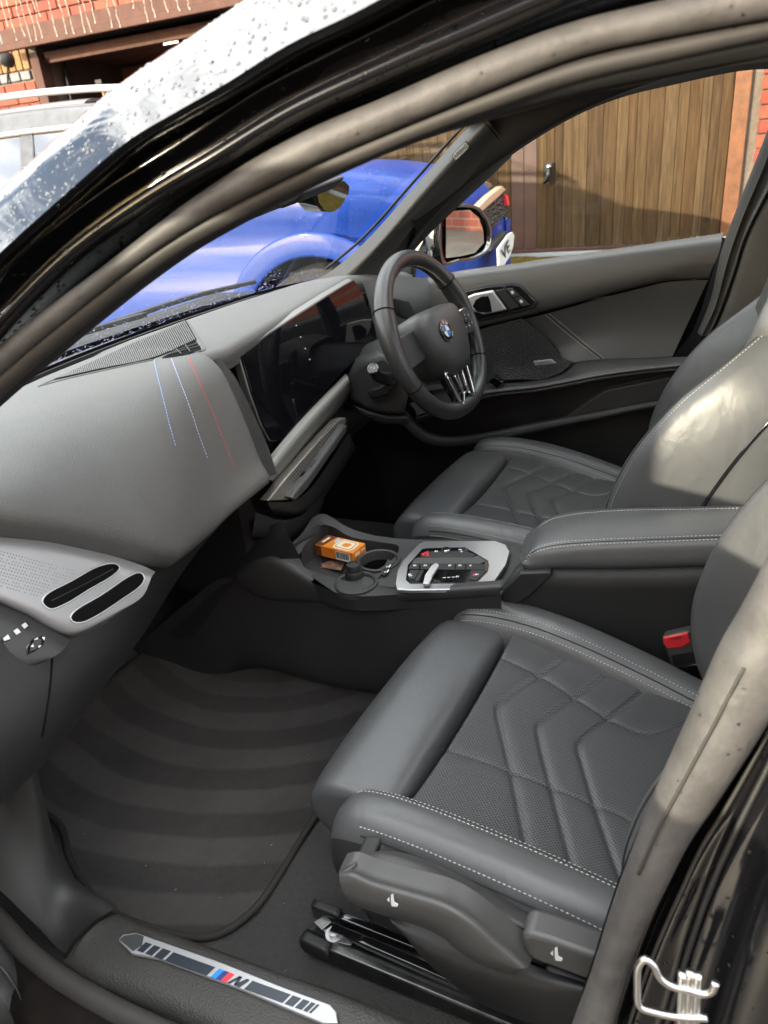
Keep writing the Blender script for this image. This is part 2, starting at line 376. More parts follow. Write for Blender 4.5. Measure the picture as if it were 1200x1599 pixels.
# ---- B-pillar
bL = [(880, 1660), (897, 1599), (925, 1512), (960, 1402), (1000, 1302), (1035, 1223), (1105, 1088), (1166, 974), (1200, 926), (1270, 820)]
bR = [(938, 1660), (956, 1599), (991, 1490), (1035, 1394), (1070, 1319), (1105, 1263), (1157, 1171), (1200, 1088), (1280, 950)]
PN, PP = (1, 0, -.20), (-.70, 0, .75)
def bp(pts, off=0): return np.array(cr(UU(pts, n=PN, p=(PP[0]+off, 0, PP[2])), 50))
L1, R1 = bp(bL), bp(bR)
M['rubberlight'] = M['rubber']
seal('door_seal', (L1+R1)/2, np.linalg.norm(L1-R1, axis=1)/2, M['rubber'], out=(-.95, .2, .2), m=22, wr=.0016)
# seam line on the seal: a thin raised welt
welt = (L1*.66+R1*.34+np.array([-.95, .2, .2])*(np.linalg.norm(L1-R1, axis=1)/2*.93)[:, None])[22:42]
sweep('seam', welt, circ(.0013, 6), M['rubberdark'], car, n=40)
# inner pillar trim behind the seal (dark)
sheet('pillar_trim', grid([L1+[.012, 0, 0], L1+[.05, -.02, 0], L1+[.12, -.10, 0]], 40, 8), M['trimdark'], car)
# glossy pillar panel with its steps
s0 = bp([(960, 1680), (985, 1590), (1020, 1490), (1062, 1394), (1097, 1319), (1132, 1263), (1184, 1171), (1227, 1088), (1300, 960)], .012)
s1 = bp([(1000, 1700), (1040, 1599), (1075, 1480), (1110, 1380), (1150, 1290), (1190, 1210), (1240, 1110), (1330, 960)], .004)
s2 = bp([(1100, 1740), (1150, 1599), (1180, 1500), (1215, 1400), (1260, 1290), (1330, 1150), (1400, 1000)], -.03)
sheet('pillar_panel', grid([R1+[.03, 0, 0], s0+[.016, 0, 0], s0, s1+[.010, 0, 0], s1, s1+[-.004, -.004, 0], (s1+s2)/2+[.010, 0, 0], s2, s2+[.0, -.25, 0]], 50, 40), M['rabbet'], car)
sweep('panel_bead', s1+[-.004, 0, 0], circ(.0025, 8), M['trimdark'], car, n=50)
sweep('panel_bead', s0+[-.002, 0, 0], circ(.0018, 8), M['rubberdark'], car, n=50)
# door striker: bent bright wire on a plate
sp = lambda pts, off=-.03: UU(pts, n=PN, p=(PP[0]+off, 0, PP[2]))
M['striker'] = mat('bright_zinc', (.55, .55, .54), .32, 1)
st = sweep('striker', sp([(1105, 1590), (1060, 1588), (1020, 1580), (1000, 1572), (996, 1540), (998, 1508), (1008, 1498), (1020, 1506), (1032, 1528), (1050, 1540), (1075, 1546), (1098, 1552), (1112, 1548), (1118, 1534)], -.045), circ(.0030, 10), M['striker'], car, up=(1, 0, .2), n=60)
for k, (a, b) in enumerate(((1066, 1518), (1078, 1516), (1090, 1520))):
    sweep('striker_post', sp([(a, b), (a-2, 1570), (a-6, 1640)], -.042), circ(.0033, 10), M['striker'], st, up=(1, 0, .2), n=10)
# rear door shut line beyond the pillar
sheet('rear_door', grid([s2+[-.02, -.02, 0], s2+[-.05, -.1, 0], s2+[-.06, -.6, 0]], 40, 10), M['paint'], car)
# ---- sill
q = lambda pts, z: np.array(cr(UU(pts, z=z), 40))
k0 = q([(-60, 1345), (0, 1388), (47, 1440), (107, 1491), (200, 1552), (330, 1610), (420, 1650)], .405)
k1 = q([(-60, 1390), (0, 1435), (50, 1487), (107, 1524), (200, 1566), (330, 1622), (420, 1662)], .385)
# sill cover slab: top face bounded by kick panel joint, inner edge and outer edge
in_ = np.array(cr(UU([(150, 1437), (176, 1426), (215, 1440), (300, 1470), (420, 1513), (560, 1562), (700, 1620), (800, 1665)], z=.405), 40))
out_ = np.array(cr(UU([(98, 1498), (112, 1507), (150, 1530), (235, 1566), (325, 1605), (420, 1650), (520, 1690), (600, 1725)], z=.395), 40))
sheet('sill_cover', grid([in_+[.02, 0, -.10], in_+[.004, 0, -.012], in_, (in_*.5+out_*.5)+[0, 0, .003], out_+[.006, 0, 0], out_+[-.002, 0, -.014], out_+[.006, 0, -.05]], 40, 30), M['sillp'], car)
sk = (k0*.5+k1*.5)
seal('sill_seal', sk+[-.012, 0, -.01], np.full(len(sk), .0125), M['rubberdark'], out=(-.6, 0, .8))
M['sillpaint'] = mat('dirty_sill_paint', (.014, .011, .010), .35, var=.4, vscale=20)
o2 = sk+[-.03, 0, -.03]
sheet('sill_panel', grid([sk+[0, 0, -.02], o2+[.0, 0, -.01], o2+[-.03, 0, -.05], o2+[-.06, 0, -.16], o2+[-.05, 0, -.25]], 40, 20), M['sillpaint'], car)
# ---- sill plate: shaped steel strip with dark fields and stripes
plp = [(185, 1467), (192, 1459), (213, 1456), (262, 1473), (345, 1502), (440, 1540), (516, 1568), (526, 1580), (528, 1597), (505, 1597), (470, 1583), (380, 1545), (250, 1496), (206, 1488)]
PZ = .411
plate = prism('sill_plate', UU(plp, z=PZ), (0, 0, -.006), M['brushed'], car, bev=.0012)
M['plateblue'] = mat('plate_dark_field', (.03, .038, .05), .3, metal=.3)
M['plateend'] = mat('plate_grey_end', (.07, .075, .075), .3, metal=.4)
def flat(pts, mt, nm, z=PZ+.0006): return prism(nm, UU(pts, z=z), (0, 0, -.0005), mt, plate, bev=0, sm=False)
flat([(187, 1467), (194, 1461), (213, 1458), (225, 1462), (222, 1476), (208, 1485)], M['plateend'], 'plate_end')
# the field runs along the plate: lower and upper edges as straight lines in the photo
def fld(t, e): # t 0..1 along, e 0 upper 1 lower
    a = np.array([(228, 1471), (214, 1484)])[e]; b = np.array([(499, 1569), (486, 1582)])[e]
    return tuple(a+(b-a)*t)
def seg(t0, t1, mt, nm, sk=.0): flat([fld(t0, 0), fld(t1, 0), fld(t1, 1), fld(t0, 1)], mt, nm)
for a, b in ((.0, .035), (.048, .085), (.098, .145), (.160, .40), (.615, .835), (.848, .895), (.908, .945), (.955, .978), (.988, 1.0)): seg(a, b, M['plateblue'], 'stripe_field')
seg(.423, .452, M['blue'], 'colour_bar'); seg(.452, .481, mat('navy', (.02, .03, .16), .3), 'colour_bar'); seg(.481, .512, M['red'], 'colour_bar')
# the slanted letter
def L(t, e): a = np.array(fld(t, 0)); b = np.array(fld(t, 1)); return tuple(a+(b-a)*e)
for quad in ([L(.515, 1.0), L(.540, 0), L(.556, 0), L(.531, 1)], [L(.540, 0), L(.556, 0), L(.566, .95), L(.553, .95)], [L(.553, .95), L(.566, .95), L(.596, 0), L(.583, 0)], [L(.569, 1.0), L(.583, .35), L(.596, 0), L(.600, .1), L(.588, 1.0)]):
    flat(quad, M['plateblue'], 'letter', PZ+.0009)
# ---- kick panel at the front of the opening
kc = [[(-60, 1080), (-60, 1200), (-60, 1345)], [(0, 1115), (0, 1250), (0, 1390)], [(22, 1150), (36, 1300), (58, 1446)], [(42, 1180), (72, 1335), (107, 1490)], [(47, 1186), (98, 1362), (172, 1423)], [(53, 1184), (106, 1358), (186, 1416)]]
kx = [(-.70, -.71, -.755), (-.70, -.71, -.755), (-.695, -.71, -.752), (-.69, -.70, -.748), (-.68, -.685, -.715), (-.655, -.66, -.69)]
sheet('kick_panel', grid([[U(*p, x=x) for p, x in zip(r, xr)] for r, xr in zip(kc, kx)], 24, 30), M['plastic'], car)
seal('panel_joint', np.array(cr(UU([(176, 1424), (150, 1440), (120, 1468), (102, 1495)], z=.408), 16)), np.full(16, .0022), M['void'], out=(0, 0, 1))
# ---- carpet, firewall, tunnel
def zc(x, y): return .262
gx, gy = np.linspace(-.76, -.02, 40), np.linspace(-.75, .62, 60)
G = np.array([[(x, y, .262+.10*max(0, y-.52)**1.0*3+.02*max(0, -.56-x)*4+.004*math.sin(x*23+y*9)) for x in gx] for y in gy])
# rises at the sill edge under the cover
sheet('carpet', G, M['carpet'], car)
sheet('firewall', np.array([[(x, y, z) for x in (-.76, -.4, .0)] for y, z in ((.60, .28), (.68, .42), (.66, .60), (.62, .75))]), M['carpet'], car)
gx = np.linspace(.05, .68, 20)
sheet('driver_carpet', np.array([[(x, y, .255) for x in gx] for y in np.linspace(-.75, .62, 30)]), M['carpet'], car)
sheet('firewall', np.array([[(x, y, z) for x in (.0, .4, .72)] for y, z in ((.60, .25), (.70, .42), (.66, .60), (.62, .78))]), M['carpet'], car)
sheet('sill_inner', np.array([[(.72, y, z) for y in (-1.0, .9)] for z in (.1, .62)]), M['black'], car)
# bulkhead and front wing: the body ahead of the door opening
box('bulkhead', (0, .78, .55), (1.52, .16, .78), M['black'], car, bev=.02)
box('floor_pan', (0, -.1, .20), (1.5, 1.9, .06), M['black'], car, bev=.01)
sheet('front_wing', grid([[(-.74, .34, .962), (-.76, .7, .93), (-.76, 1.2, .82), (-.70, 1.85, .66)], [(-.84, .36, .90), (-.86, .7, .87), (-.87, 1.2, .76), (-.78, 1.9, .60)], [(-.87, .37, .70), (-.89, .7, .66), (-.90, 1.2, .60), (-.80, 1.92, .45)], [(-.84, .38, .20), (-.86, .7, .20), (-.86, 1.2, .20), (-.78, 1.9, .2)]], 30, 20), M['paint'], car)
sheet('hinge_pillar', grid([[(-.72, .42, .97), (-.76, .40, .962), (-.84, .37, .90)], [(-.75, .46, .70), (-.78, .43, .70), (-.86, .40, .70)], [(-.77, .48, .30), (-.80, .46, .30), (-.86, .42, .20)]], 14, 16), M['black'], car)
sheet('front_wing', grid([[(.74, .34, .962), (.76, .7, .93), (.76, 1.2, .82), (.70, 1.85, .66)], [(.84, .36, .90), (.86, .7, .87), (.87, 1.2, .76), (.78, 1.9, .60)], [(.84, .38, .20), (.86, .7, .20), (.86, 1.2, .20), (.78, 1.9, .2)]], 30, 20), M['paint'], car)
# rear bench and rear floor so that no daylight shows through behind the seats
sheet('rear_bench', grid([[(-.66, -.95, .3), (0, -.95, .3), (.66, -.95, .3)], [(-.66, -.98, .5), (0, -.98, .5), (.66, -.98, .5)], [(-.66, -1.4, .5), (0, -1.4, .5), (.66, -1.4, .5)], [(-.6, -1.6, 1.05), (0, -1.6, 1.05), (.6, -1.6, 1.05)]], 16, 16), M['leather'], car)
sheet('rear_floor', np.array([[(x, y, .25) for x in (-.74, .72)] for y in (-.7, -1.0)]), M['carpet'], car)
# ---- far side: A-pillar trim, far rail, B-pillar
ap = [UU([(745, 184), (700, 232), (640, 300), (570, 378), (510, 428), (470, 446)], x=.56),
      UU([(764, 190), (720, 238), (660, 305), (596, 380), (540, 436), (505, 462)], x=.545),
      UU([(780, 212), (738, 250), (682, 304), (622, 360), (580, 415), (556, 458)], x=.575),
      UU([(797, 235), (759, 262), (712, 298), (652, 348), (612, 402), (590, 446)], x=.60)]
G = grid(ap, 40, 24); apil = sheet('windscreen_pillar', G, M['greyplastic'], car)
apl = bvh_of(apil)
# seal of the windscreen along the pillar and the black band at its base
W0 = np.array(cr(UU([(742, 184), (700, 229), (640, 297), (570, 374), (512, 423)], x=.575), 30))
sweep('windscreen_edge', W0+[.004, .006, .004], circ(.0035, 8), M['black'], car, n=30)
# joint between pillar trim and headlining
jn, jnn = line_on(apl, [(754, 187), (775, 212), (796, 240)], 14, 0); 
if len(jn) > 3: sweep('trim_joint', jn, circ(.0012, 6), M['void'], car, n=14)
# airbag tag
h0 = hit(apl, 720, 236)
if h0:
    o, nn = h0; xd = U(733, 224, n=nn, p=o)-U(707, 249, n=nn, p=o); yd = np.cross(nn, xd)
    tg = lambda nm, w, h, d, mt, pr_: prism(nm, [o+nn*d+nrm(xd)*a*w+nrm(yd)*b*h for a, b in ((-1, -1), (.7, -1), (1, -.6), (1, 1), (-.7, 1), (-1, .6))], -nn*.002, mt, pr_, bev=.0006)
    t1 = tg('airbag_tag', .0215, .0082, .0016, M['black'], apil); t2 = tg('tag_face', .0195, .0066, .0024, mat('silver_tag', (.42, .42, .40), .4, .3), apil)
    text('tag_lettering', 'AIRBAG', o+nn*.0026, xd, yd, .0105, M['black'], t2 if False else apil, bold=.0002)
# far rail: dark frame above the driver's window
sheet('pillar_frame', grid([UU([(797, 235), (759, 262), (712, 298), (652, 348), (612, 402), (590, 446)], x=.605), UU([(799, 240), (757, 275), (705, 320), (645, 374), (612, 420), (592, 460)], x=.635), UU([(799, 245), (758, 284), (706, 332), (650, 388), (620, 430), (600, 470)], x=.67)], 30, 10), M['black'], car)
rail_in = [U(a, b, x=xx) for a, b, xx in ((842, 232, .62), (880, 212, .615), (940, 186, .605), (1000, 165, .60), (1060, 148, .595), (1150, 127, .59), (1230, 118, .585))]
rail_out = [U(a, b, x=xx) for a, b, xx in ((640, 392, .655), (700, 322, .65), (800, 242, .635), (900, 181, .625), (975, 151, .62), (1050, 133, .615), (1150, 112, .61), (1195, 108, .60), (1240, 112, .60))]
rail_mid = [U(a, b, x=xx) for a, b, xx in ((655, 378, .64), (735, 300, .635), (842, 226, .625), (920, 182, .615), (1000, 156, .61), (1080, 136, .60), (1160, 116, .60), (1240, 105, .59))]
up_ = [(.62, .2, 1.02), (.60, .05, 1.20), (.565, -.05, 1.335), (.56, -.2, 1.36), (.56, -.5, 1.37), (.56, -.9, 1.36)]
sheet('roof_rail_trim', grid([rail_out, [p+np.array([-.012, 0, .004]) for p in rail_out], [U(a, b-14, x=xx-.03) for a, b, xx in ((650, 375, .64), (735, 296, .63), (842, 224, .615), (930, 178, .605), (1010, 146, .60), (1080, 128, .60), (1160, 108, .59), (1240, 104, .59))], [np.array(p) for p in ((.58, .15, 1.12), (.575, .05, 1.25), (.56, -.06, 1.345), (.555, -.2, 1.365), (.55, -.5, 1.37), (.55, -.9, 1.36))]], 40, 16), M['black'], car)
# far B-pillar: seal, trim and belt
fb0 = UU([(1205, 190), (1180, 255), (1150, 330), (1127, 395), (1110, 470), (1090, 520)], x=.66)
fb1 = UU([(1216, 200), (1190, 268), (1158, 345), (1136, 410), (1117, 480), (1096, 525)], x=.645)
fb2 = UU([(1240, 230), (1200, 300), (1165, 370), (1146, 430), (1120, 500), (1100, 540)], x=.63)
fb3 = UU([(1320, 230), (1290, 300), (1260, 400), (1240, 450), (1220, 560), (1200, 640)], x=.60)
sheet('far_pillar_seal', grid([[p+np.array([.02, .0, 0]) for p in fb0], fb0, fb1], 24, 10), M['rubberdark'], car)
sheet('far_pillar_trim', grid([fb1, [p+np.array([.012, -.01, 0]) for p in fb1], fb2, fb3], 24, 14), M['plastic'], car)
sweep('pillar_groove', [p+np.array([-.003, 0, 0]) for p in fb2], circ(.003, 8), M['void'], car, n=24)
# ---- windscreen: bottom edge along the scuttle, leaning back to the header
wb = [(-.74, .36, .965), (-.5, .49, .972), (-.25, .535, .975), (0, .555, .976), (.3, .55, .976), (.55, .53, .974), (.72, .47, .97)]
wt = [(-.57, -.02, 1.30), (-.3, .035, 1.335), (0, .05, 1.345), (.3, .04, 1.335), (.575, -.01, 1.31)]
Gw = grid([wb, [tuple((np.array(a)+np.array(b))/2+[0, .012, .018]) for a, b in zip(cr(wb, 5), cr(wt, 5))], wt], 40, 20)
ws = sheet('windscreen', Gw, M['wsglass'], car)
fr_ = [p+np.array([0, -.012, .006]) for p in cr(wb, 40)]
sheet('windscreen_band', np.array([Gw[0]+[0, -.002, -.001], Gw[1]*.45+Gw[0]*.55+[0, -.002, -.001]]), M['black'], ws)
# wet scuttle and wiper outside the glass
sc_ = np.array(cr(wb, 40))
sheet('scuttle', np.array([sc_+[0, .006, -.004], sc_+[0, .03, -.012], sc_+[0, .10, -.02], sc_+[0, .13, -.03]]), M['plastic'], car)
bn = np.array(cr(wb, 60))
sheet('bonnet', np.array([bn+[0, .14, -.02], bn+[0, .35, -.075], bn*[1, 1, 1]+[0, .8, -.20], bn*[.9, 1, 1]+[0, 1.15, -.34], bn*[.85, 1, 1]+[0, 1.25, -.55]]), M['paint'], car)
for a, b in (((-.45, .555), (.12, .60)), ((.05, .60), (.52, .57))):
    wp = sweep('wiper', [(a[0], a[1]+.012, 1.0), ((a[0]+b[0])/2, (a[1]+b[1])/2+.006, 1.006), (b[0], b[1]-.006, 1.0)], rect(.014, .010), M['black'], car, n=14)
# ================================================================== dashboard
dash = thing('dashboard', (-.1, .3, .6), 'dark grey dashboard with one wide curved screen, stitched stripes and a metal trim strip', 'dashboard')
LX = [-.74, -.66, -.627, -.583, -.534, -.50, -.46, -.35, -.16]
lipz = lambda x: float(np.interp(x, LX, [.958, .913, .893, .866, .826, .795, .768, .757, .771]))
lipy = lambda x: float(np.interp(x, LX, [.315, .258, .2366, .210, .176, .154, .152, .156, .160]))
cols = np.r_[np.linspace(-.74, -.17, 46)]
box('dash_core', (-.02, .44, .80), (1.38, .26, .30), M['black'], dash, bev=.02)
def dprof(x):
    e = lambda a, b: float(np.interp(x, [-.70, -.45, -.165], [a, (a+b)/2, b]))
    yb = float(np.interp(x, [-.74, -.5, -.25, 0], [.34, .465, .51, .53])); zl, yl = lipz(x), lipy(x)
    t = float(np.interp(x, [-.74, -.56, -.44], [0, .55, 1]))
    yf = yl-.030          # how far the pad bulges over the lip
    zm = (zl+.985)/2
    k = float(np.clip((x+.50)/.30, 0, 1)); k = k*k*(3-2*k)
    A = np.array(_pad_bulge(x, yb, yl, yf, zl, zm, t)); B = np.array([(x, yb, .974), (x, yb-.06, .990), (x, .35, .998), (x, .29, .998), (x, .245, .992), (x, .217, .968), (x, .200, .925), (x, .184, .868), (x, .169, .806), (x, .158, .782), (x, .160, .770), (x, .188, .769), (x, .22, .78)])
    return [tuple(p) for p in A*(1-k)+B*k]
def _pad_bulge(x, yb, yl, yf, zl, zm, t):
    y0, zb_ = yf+.185, zl+.034
    arc = [(x, y0-(y0-yf)*math.sin(a), .998-(.998-zb_)*(1-math.cos(a))) for a in np.radians([0, 18, 36, 54, 72, 90])]
    return [(x, yb, .974), (x, yb-.06, .990)]+arc+[(x, yf+.003, zl+.022), (x, yl-.012, zl+.008), (x, yl, zl), (x, yl+.028, zl-.001), (x, yl+.06, zl+.01)]
P_ = np.array([cr(dprof(x), 56) for x in cols]).transpose(1, 0, 2)
# centre end rolls back along the crease
end = P_[:, -1]
e1 = end+np.array([.010, .006, -.001]); e2 = end+np.array([.016, .022, -.003]); e3 = end+np.array([.018, .07, -.006])
w_ = np.clip((np.arange(56)-16)/8, 0, 1)[:, None]
P_ = np.concatenate([P_, (e1*w_+(end+[.012, 0, -.0005])*(1-w_))[:, None], (e2*w_+(end+[.024, 0, -.003])*(1-w_))[:, None], (e3*w_+(end+[.036, 0, -.008])*(1-w_))[:, None]], 1)
pad = sheet('dash_pad', P_, M['dash'], dash)
# top of the dash in the middle and behind the screen, up to the far pillar
cx = np.linspace(-.19, .70, 38)
def tprof(x):
    yb = float(np.interp(x, [-.2, 0, .3, .55, .72], [.515, .535, .53, .505, .44]))
    yf = float(np.interp(x, [-.15, -.1, .2, .5, .7], [.24, .245, .262, .285, .20])); zf = float(np.interp(x, [-.15, -.1, .2, .5, .7], [.996, .985, .998, 1.008, .985]))
    return [(x, yb, .976), (x, yb-.06, .990), (x, (yb+yf)/2, .998), (x, yf+.02, zf+.002), (x, yf, zf-.006), (x, yf+.008, zf-.04)]
T_ = np.array([cr(tprof(x), 26)-np.array([0, 0, .0045*float(np.clip((-.10-x)/.04, 0, 1))]) for x in cx]).transpose(1, 0, 2)
top = sheet('dash_top', T_, M['dash'], dash)
# side face of the dash beside the crease (between pad and screen)
xs = [-.135, -.105]
sheet('screen_surround', grid([[(-.150, .238, .978), (-.118, .248, .974), (-.06, .30, .965)], [(-.148, .222, .94), (-.112, .234, .935), (-.06, .27, .93)], [(-.146, .205, .88), (-.106, .215, .87), (-.05, .25, .86)], [(-.148, .190, .82), (-.100, .196, .80), (-.05, .23, .79)], [(-.152, .176, .775), (-.11, .182, .76), (-.05, .22, .74)]], 14, 24), M['plastic'], dash)
padb = bvh_of(pad, top)
def shut(nm, pts, mt, r=.0016, par=dash, bv=padb, n=40):
    P, N = line_on(bv, pts, n, -r*.2)
    return sweep(nm, P, circ(r, 6), mt, par, n=len(P)) if len(P) > 3 else None
# three stitched stripes
for nm, pts in (('threadblue', [(241, 562), (247, 590), (257, 630), (266, 667), (275, 698)]), ('threadnavy', [(268, 560), (280, 592), (297, 637), (312, 682), (326, 720)]), ('threadred', [(295, 558), (312, 598), (332, 643), (352, 694), (369, 735)])):
    P, N = line_on(padb, pts, 80, .0002)
    if len(P) > 5: tag(join('stitching', stitch_parts(P, N, .0052, .0046, .0019, .0008), M[nm], dash), kind='stuff')
# --- speaker grille and air outlet in the dash top
gp = [(78, 597), (120, 578), (200, 541), (291, 500), (302, 516), (308, 531), (262, 546), (240, 560), (170, 575), (105, 590)]
def on_pad(pts, off=0.0):
    out = []
    for a, b in pts:
        h = hit(padb, a, b)
        if h: out.append(h[0]+h[1]*off)
    return out
def conform(nm, lo, hi, nu, nv, off, mt, par):
    lo = np.array(cr([(*p, 0) for p in lo], nu)); hi = np.array(cr([(*p, 0) for p in hi], nu)); G = np.zeros((nv, nu, 3)); N = np.zeros((nv, nu, 3))
    for i in range(nv):
        for j in range(nu):
            q = lo[j]*(1-i/(nv-1))+hi[j]*i/(nv-1); h = hit(padb, q[0], q[1]); G[i, j] = h[0]+h[1]*off; N[i, j] = h[1]
    return sheet(nm, G, mt, par), G, N
glo = [(84, 594), (160, 577), (240, 560), (308, 531)]; ghi = [(86, 593), (160, 559), (230, 527), (291, 501)]
gpl, GG, GN = conform('speaker_grille', glo, ghi, 74, 9, .0006, M['void'], dash)
pr_ = []
for j in range(1, 73):
    for i in range(8):
        if (i in (2, 5) and False): continue
        a_, b_ = GG[i, j]+GN[i, j]*.0012, GG[i+1, j]+GN[i+1, j]*.0012
        if np.linalg.norm(b_-a_) > .0008:
            wv = .0024; t_ = nrm(b_-a_); s_ = np.cross(t_, GN[i, j])*wv/2; up = GN[i, j]*.0009
            pr_.append(([a_-s_, a_+s_, b_+s_, b_-s_, a_-s_*.6+up, a_+s_*.6+up, b_+s_*.6+up, b_-s_*.6+up], [(4, 5, 6, 7), (0, 1, 5, 4), (1, 2, 6, 5), (2, 3, 7, 6), (3, 0, 4, 7)]))
# solid webs between some of the ribs, so that the slots come in short rows
for j in range(1, 72):
    for i in range(1, 8):
        if (i+j) % 3 == 0 or j < 10:
            a_, b_ = GG[i, j]+GN[i, j]*.0011, GG[i, j+1]+GN[i, j+1]*.0011
            if np.linalg.norm(GG[8, j]-GG[0, j]) > .01: pr_.append(bar(a_, b_, .0022, .0010, GN[i, j]))
tag(join('grille_rib', pr_, M['dash'], gpl), kind='stuff')
# raised edge of the grille
for pts in ([(60, 604), (120, 577), (200, 540), (291, 498), (288, 488)], [(291, 498), (303, 515), (320, 546), (306, 550)], [(60, 604), (105, 592), (170, 577), (240, 562)]):
    P, N = line_on(padb, pts, 40, .0004)
    if len(P) > 4: sweep('grille_edge', P, circ(.0014, 6), M['dash'], gpl, n=len(P))
av, AG, AN = conform('air_outlet', [(253, 560), (275, 557), (300, 552), (315, 546)], [(254, 559), (272, 549), (290, 540), (306, 533)], 20, 6, .0013, M['void'], dash)
for a, b in (((270, 552), (309, 538)), ((262, 556), (313, 542))):
    P, N = line_on(padb, [a, b], 8, .0024)
    if len(P) > 3: sweep('air_vane', P, rect(.0014, .002), M['greyplastic'], av, n=len(P))
for a, b in (((290, 541), (298, 552)), ((276, 548), (284, 555))):
    P, N = line_on(padb, [a, b], 6, .0028)
    if len(P) > 3: sweep('air_vane', P, rect(.0014, .002), M['greyplastic'], av, n=len(P))
# --- curved screen
def scr(u, v, off=0):
    # the glass curves towards the driver: two planes blended in x
    n = nrm((-.06, -1, .20)); return U(u, v, n=n, p=(.2, .228+off, .92))
so = [(377, 556), (420, 522), (470, 489), (515, 460), (553, 438), (565, 458), (577, 485), (586, 512), (588, 528), (560, 556), (520, 596), (480, 640), (446, 680), (436, 688), (425, 688), (412, 664), (394, 615)]
pl = [scr(*p) for p in so]; cen = np.mean(pl, 0)
frame_ = [p+(p-cen)*.012+np.array([0, .003, 0]) for p in pl]
M['bezel'] = mat('screen_edge', (.16, .155, .15), .35, .6)
bez = prism('screen', frame_, (.0, .016, .003), M['bezel'], dash, bev=.0015)
glass = prism('screen_glass', [p+np.array([0, -.0008, .0002]) for p in pl], (0, .004, .0), M['screen'], bez, bev=.0006)
M['icon'] = bpy.data.materials.new('lit_icon'); M['icon'].use_nodes = True
b_ = M['icon'].node_tree.nodes['Principled BSDF']; b_.inputs['Emission Color'].default_value = (.8, .8, .78, 1); b_.inputs['Emission Strength'].default_value = .22; b_.inputs['Base Color'].default_value = (.3, .3, .3, 1)
for (a, b) in ((463, 508), (470, 526), (477, 544), (484, 561)):
    c = scr(a, b, -.0016); s = .0024
    for dx, dz, w, h in ((-.3, .25, .8, .3), (.3, -.3, .7, .35), (-.4, -.2, .3, .6)):
        cc = c+np.array([dx*s, -.0002, dz*s]); box('screen_icon', cc, (w*s, .0004, h*s), M['icon'], bez, bev=0)
# back housing of the screen, seen from the side
prism('screen_housing', [scr(*p, off=.018) for p in [(385, 560), (550, 446), (580, 524), (430, 680)]], (0, .02, 0), M['plastic'], dash, bev=.004)
# --- pale bar below the screen, black gap, textured trim with a vent, lower lip
bar_rows = [[U(a, b, y=.215) for a, b in ((402, 742), (420, 715), (470, 655), (540, 583))], [U(a, b, y=.198) for a, b in ((412, 746), (430, 722), (480, 664), (545, 592))], [U(a, b, y=.205) for a, b in ((424, 750), (437, 738), (488, 676), (548, 604))], [U(a, b, y=.24) for a, b in ((426, 756), (440, 742), (492, 682), (552, 612))]]
M['palebar'] = mat('pale_satin_plastic', (.17, .165, .15), .38, bump=.05, bscale=600)
sheet('trim_bar', grid(bar_rows, 30, 20), M['palebar'], dash)
box('trim_back', (.06, .30, .80), (.50, .12, .16), M['black'], dash, bev=.01)
M['texture'] = mat('textured_metal_trim', (.30, .28, .25), .36, .6)
nt, lk, b = M['texture'].node_tree, M['texture'].node_tree.links, M['texture'].node_tree.nodes['Principled BSDF']
tcx = nt.nodes.new('ShaderNodeTexCoord'); vo = nt.nodes.new('ShaderNodeTexVoronoi'); vo.inputs['Scale'].default_value = 420; vo.inputs['Randomness'].default_value = .15
bp_ = nt.nodes.new('ShaderNodeBump'); bp_.inputs['Strength'].default_value = .6; bp_.inputs['Distance'].default_value = .0008
lk.new(tcx.outputs['Object'], vo.inputs['Vector']); lk.new(vo.outputs['Distance'], bp_.inputs['Height']); lk.new(bp_.outputs[0], b.inputs['Normal'])
ct = prism('trim_plate', [U(a, b, y=.192) for a, b in ((419, 782), (446, 748), (497, 690), (530, 655), (541, 652), (541, 660), (470, 742), (458, 762), (452, 781))], (0, .02, 0), M['texture'], dash, bev=.002)
prism('vent_cavity', [U(a, b, y=.188) for a, b in ((463, 757), (473, 742), (530, 676), (539, 668), (538, 674), (500, 722), (466, 765))], (0, .006, 0), M['void'], ct, bev=0)
prism('vent_tab', [U(a, b, y=.184) for a, b in ((486, 728), (498, 714), (502, 719), (491, 733))], (0, .004, 0), M['trimdark'], ct, bev=.0008)
# perforations: rows of small pale pips along the trim
pp = []
for r_, (a, b) in enumerate((((452, 744), (524, 659)), ((455, 747), (526, 662)), ((458, 750), (528, 665)), ((461, 752), (529, 669)))):
    for t in np.linspace(0, 1, 26):
        if .5 < t and r_ == 0 and False: continue
        p = np.array(a)*(1-t)+np.array(b)*t; q0 = U(p[0]-1.2, p[1]+1.0, y=.1905); q1 = U(p[0]+1.2, p[1]-1.0, y=.1905); pp.append(bar(q0, q1, .0016, .0006, (0, -1, .3)))
tag(join('perforation', pp, M['void'], ct), kind='stuff')
lip = prism('trim_lip', [U(a, b, y=.176) for a, b in ((456, 778), (468, 760), (484, 742), (530, 678), (538, 666), (543, 664), (541, 676), (500, 736), (480, 764), (462, 782))], (0, .03, .004), M['greyplastic'], dash, bev=.003)
sheet('lower_stack', grid([[U(a, b, y=.19) for a, b in ((418, 784), (455, 783), (482, 766), (545, 676))], [U(a, b, y=.195) for a, b in ((424, 795), (462, 796), (492, 774), (552, 690))], [U(a, b, y=.24) for a, b in ((430, 806), (468, 806), (500, 784), (556, 700))]], 30, 12), M['trimdark'], dash)
sheet('stack_lower_shelf', grid([[U(a, b, y=.22) for a, b in ((400, 800), (440, 812), (478, 800), (504, 760))], [U(a, b, y=.22) for a, b in ((395, 830), (440, 838), (482, 818), (506, 775))], [U(a, b, y=.30) for a, b in ((390, 840), (440, 848), (484, 826), (506, 785))]], 20, 10), M['trimdark'], dash)
